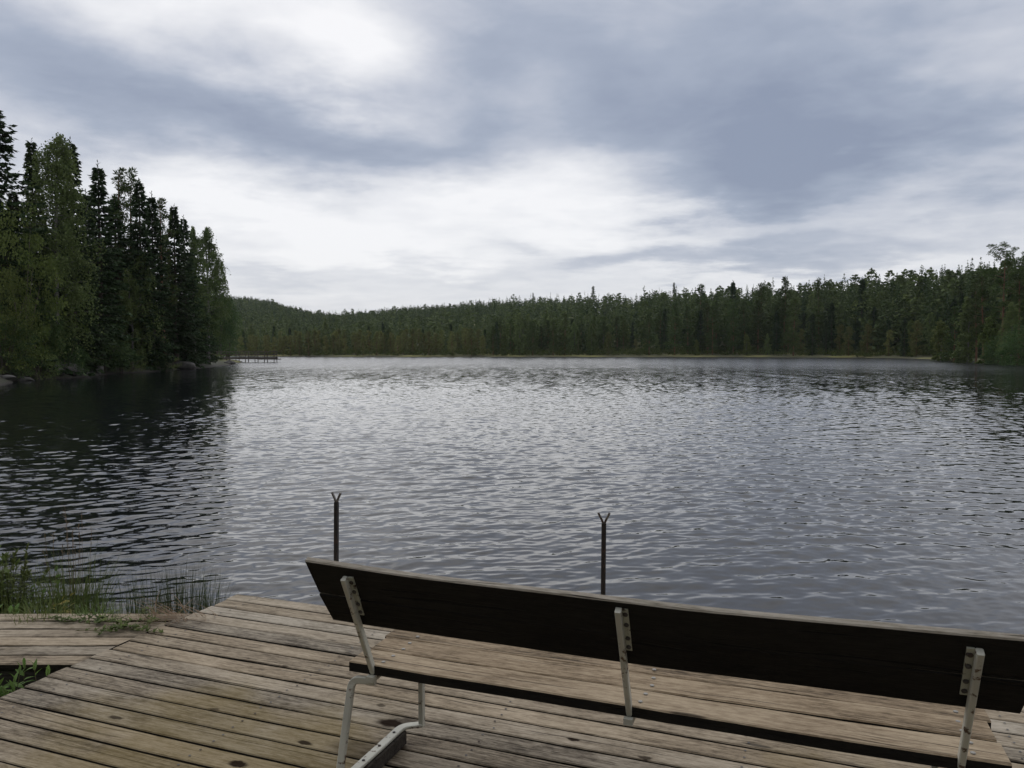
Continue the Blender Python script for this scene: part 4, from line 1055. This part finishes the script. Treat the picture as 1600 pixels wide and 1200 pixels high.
for i, (px, py, n, h, sp, lab, mat, st, hd) in enumerate([
    (95, 952, 260, .34, .14, 'tall green sedge tuft around the yellowing plant', lf_grass, 8, True), (120, 945, 150, .46, .13, 'tallest sedge tuft with seed heads in the water by the boardwalk', lf_grass, 0, True),
    (15, 955, 240, .34, .18, 'green grass tuft at the foot of the tall olive plant', lf_grass, 6, False), (150, 972, 170, .20, .12, 'short grass creeping over the boardwalk edge', lf_grass, 8, False),
    (185, 962, 120, .24, .14, 'thin sedge between the green tuft and the rushes', lf_rush, 4, False), (235, 962, 130, .30, .15, 'dark green rushes near the dock corner', lf_rush, 0, False),
    (268, 960, 170, .34, .14, 'dense dark green rushes beside the dry straw', lf_rush, 0, False), (300, 950, 130, .30, .13, 'dark green rushes touching the dock edge', lf_rush, 0, False),
    (325, 942, 60, .24, .09, 'last thin rushes at the outer dock corner', lf_rush, 0, False), (215, 955, 70, .28, .13, 'sparse rushes standing in the water', lf_rush, 0, False),
    (60, 968, 200, .20, .16, 'short green grass along the boardwalk edge before the sedge', lf_grass, 10, False), (195, 978, 140, .15, .12, 'short grass on the boardwalk edge by the creeping stems', lf_grass, 16, False),
    (240, 975, 140, .16, .11, 'short grass at the boardwalk edge under the rushes', lf_grass, 20, False)]):
    short = lab.startswith('short')
    x, y = spot(px, py, .36 if short else .25); tuft('sedge_tuft' if mat is lf_grass else 'rush_tuft', lab, x, y + (0 if short else .06), .37 if short else .10, n, h if short else h + .18, sp, mat, 40 + i, (1.3 if short else .55) if mat is lf_grass else .14, .0055 if mat is lf_grass else .0040, straw=st, heads=hd)
# flattened straw and creeping stems lying on the planks
g = np.random.default_rng(8); x, y = spot(275, 970); t = thing('dry_straw_tuft', 'flattened brown straw bent over the corner of dock and boardwalk', 'straw', (x, y, DECK_Z - .02)); mb = MB()
for i in range(120):
    a = R(200) + g.normal(0, .7); p = (g.normal(0, .10) , g.normal(.04, .05), g.uniform(-.02, .05)); ribbon(mb, p, (math.cos(a), math.sin(a), .75 + g.normal(0, .3)), g.uniform(.10, .26), .004, g, 1.3)
mb.build('blades', lf_straw, t)
for i, (px, py, lab) in enumerate([(190, 990, 'creeping leafy stems trailing over the boardwalk planks'), (215, 985, 'creeping leafy stems next to the brown straw'), (150, 975, 'creeping stems at the boardwalk edge by the short grass')]):
    x, y = spot(px, py); g = np.random.default_rng(60 + i); t = thing('creeping_plant', lab, 'plant', (x, y, DECK_Z), 0, 'creeping plants on the boardwalk'); mb = MB(); ml = MB()
    for s in range(6):
        a = g.uniform(0, 6.28); P = [np.array((g.normal(0, .06), .05 + g.normal(0, .03), .012))]
        for k_ in range(5): a += g.normal(0, .5); P.append(P[-1] + np.array((math.cos(a) * .05, math.sin(a) * .025, g.normal(0, .008)))); P[-1][2] = max(.006, P[-1][2])
        mb.tube([tuple(p) for p in P], .0017, 4)
        for p in P:
            for q in range(4): b_ = g.uniform(0, 6.28); ribbon(ml, p, (math.cos(b_), math.sin(b_), .7), g.uniform(.02, .045), .014, g, .8, 3)
    mb.build('stems', lf_stem, t); ml.build('leaves', lf_grass if i else lf_olive, t)

# low growth that closes the foot of the far forest
def undergrowth():
    g = np.random.default_rng(123); C = []
    for i in range(2600):
        px = g.uniform(330, 1660); sh = np.interp(px, COLS[:, 0], COLS[:, 1]); Y = sh + 2.5 + 26 * g.uniform(0, 1) ** .8; C.append((at_x(px, Y), Y))
    C = np.array(C); dd = lake_dist(C[:, 0], C[:, 1]); C = C[dd > 1.6]; Z = ground_z(C[:, 0], C[:, 1]); dd = dd[dd > 1.6]
    m = 26; hgt = g.uniform(.5, 2.6, len(C)) * np.clip(dd / 9, .25, 1)
    base = np.repeat(np.column_stack([C, Z]), m, 0); hh = np.repeat(hgt, m)
    a = g.uniform(0, 6.28, len(base)); r = np.sqrt(g.uniform(0, 1, len(base))) * (.5 + .35 * hh); k_ = g.uniform(0, 1, len(base)) ** .7
    p = base + np.stack([r * np.cos(a), r * np.sin(a), hh * k_ * (1 - .25 * r)], 1)
    v, f = blades(p, g.normal(0, .7, (len(p), 3)) + (0, 0, .5), .55 * g.uniform(.5, 1.2, len(p)), .30, g)
    o = obj('shore_undergrowth', make_mesh('shore_undergrowth', v, f, lf_olive)); tag(o, 'low olive shrubs and young growth along the far shore', 'undergrowth', kind='stuff')
undergrowth()
# wood on the shore behind the viewer, unseen, added to darken the bench back
def unseen_shore_wood():
    g = np.random.default_rng(321); VV, FF, base = [], [], 0
    for i in range(46):
        a = R(g.uniform(112, 262)); r = g.uniform(7, 22); x, y = r * math.sin(a), r * math.cos(a)
        if float(lake_dist(x, y)) < 1.5: continue
        me = (SP[i % 3] if i % 3 else BI[2])[1]; nv = len(me.vertices); co = np.empty(nv * 3, np.float32); me.vertices.foreach_get('co', co); co = co.reshape(-1, 3)
        q = co.reshape(-1, 4, 3)[::5]; ctr = q.mean(1, keepdims=True); q = ctr + (q - ctr) * 2.0; s_ = g.uniform(.6, .95) * (1 if i % 3 else 1.2)
        v = q.reshape(-1, 3) * s_ + (x, y, float(ground_z(x, y))); VV.append(v); FF.append(np.arange(len(v)).reshape(-1, 4) + base); base += len(v)
    o = obj('unseen_shore_wood', make_mesh('unseen_shore_wood', np.vstack(VV), np.vstack(FF), lf_spruce)); tag(o, 'unseen mixed wood at the landward side of the dock, added to darken the bench', 'wood', kind='stuff')
    print('shore wood quads', base // 4)
unseen_shore_wood()

# thin summer haze over the lake and hills
hb = MB(); hb.box(-1500, 1500, -600, 1900, -4.0, 150.0)
hm = bpy.data.materials.new('thin_haze'); hm.use_nodes = True; ht = NT(hm.node_tree); ht.n.clear()
hv = ht.node('ShaderNodeVolumePrincipled'); hv.inputs['Color'].default_value = (.86, .90, .96, 1); hv.inputs['Density'].default_value = .00007
ht.l.new(hv.outputs[0], ht.node('ShaderNodeOutputMaterial').inputs['Volume'])
tag(hb.build('haze', hm), 'thin blue haze over lake and hills', 'haze', kind='stuff')
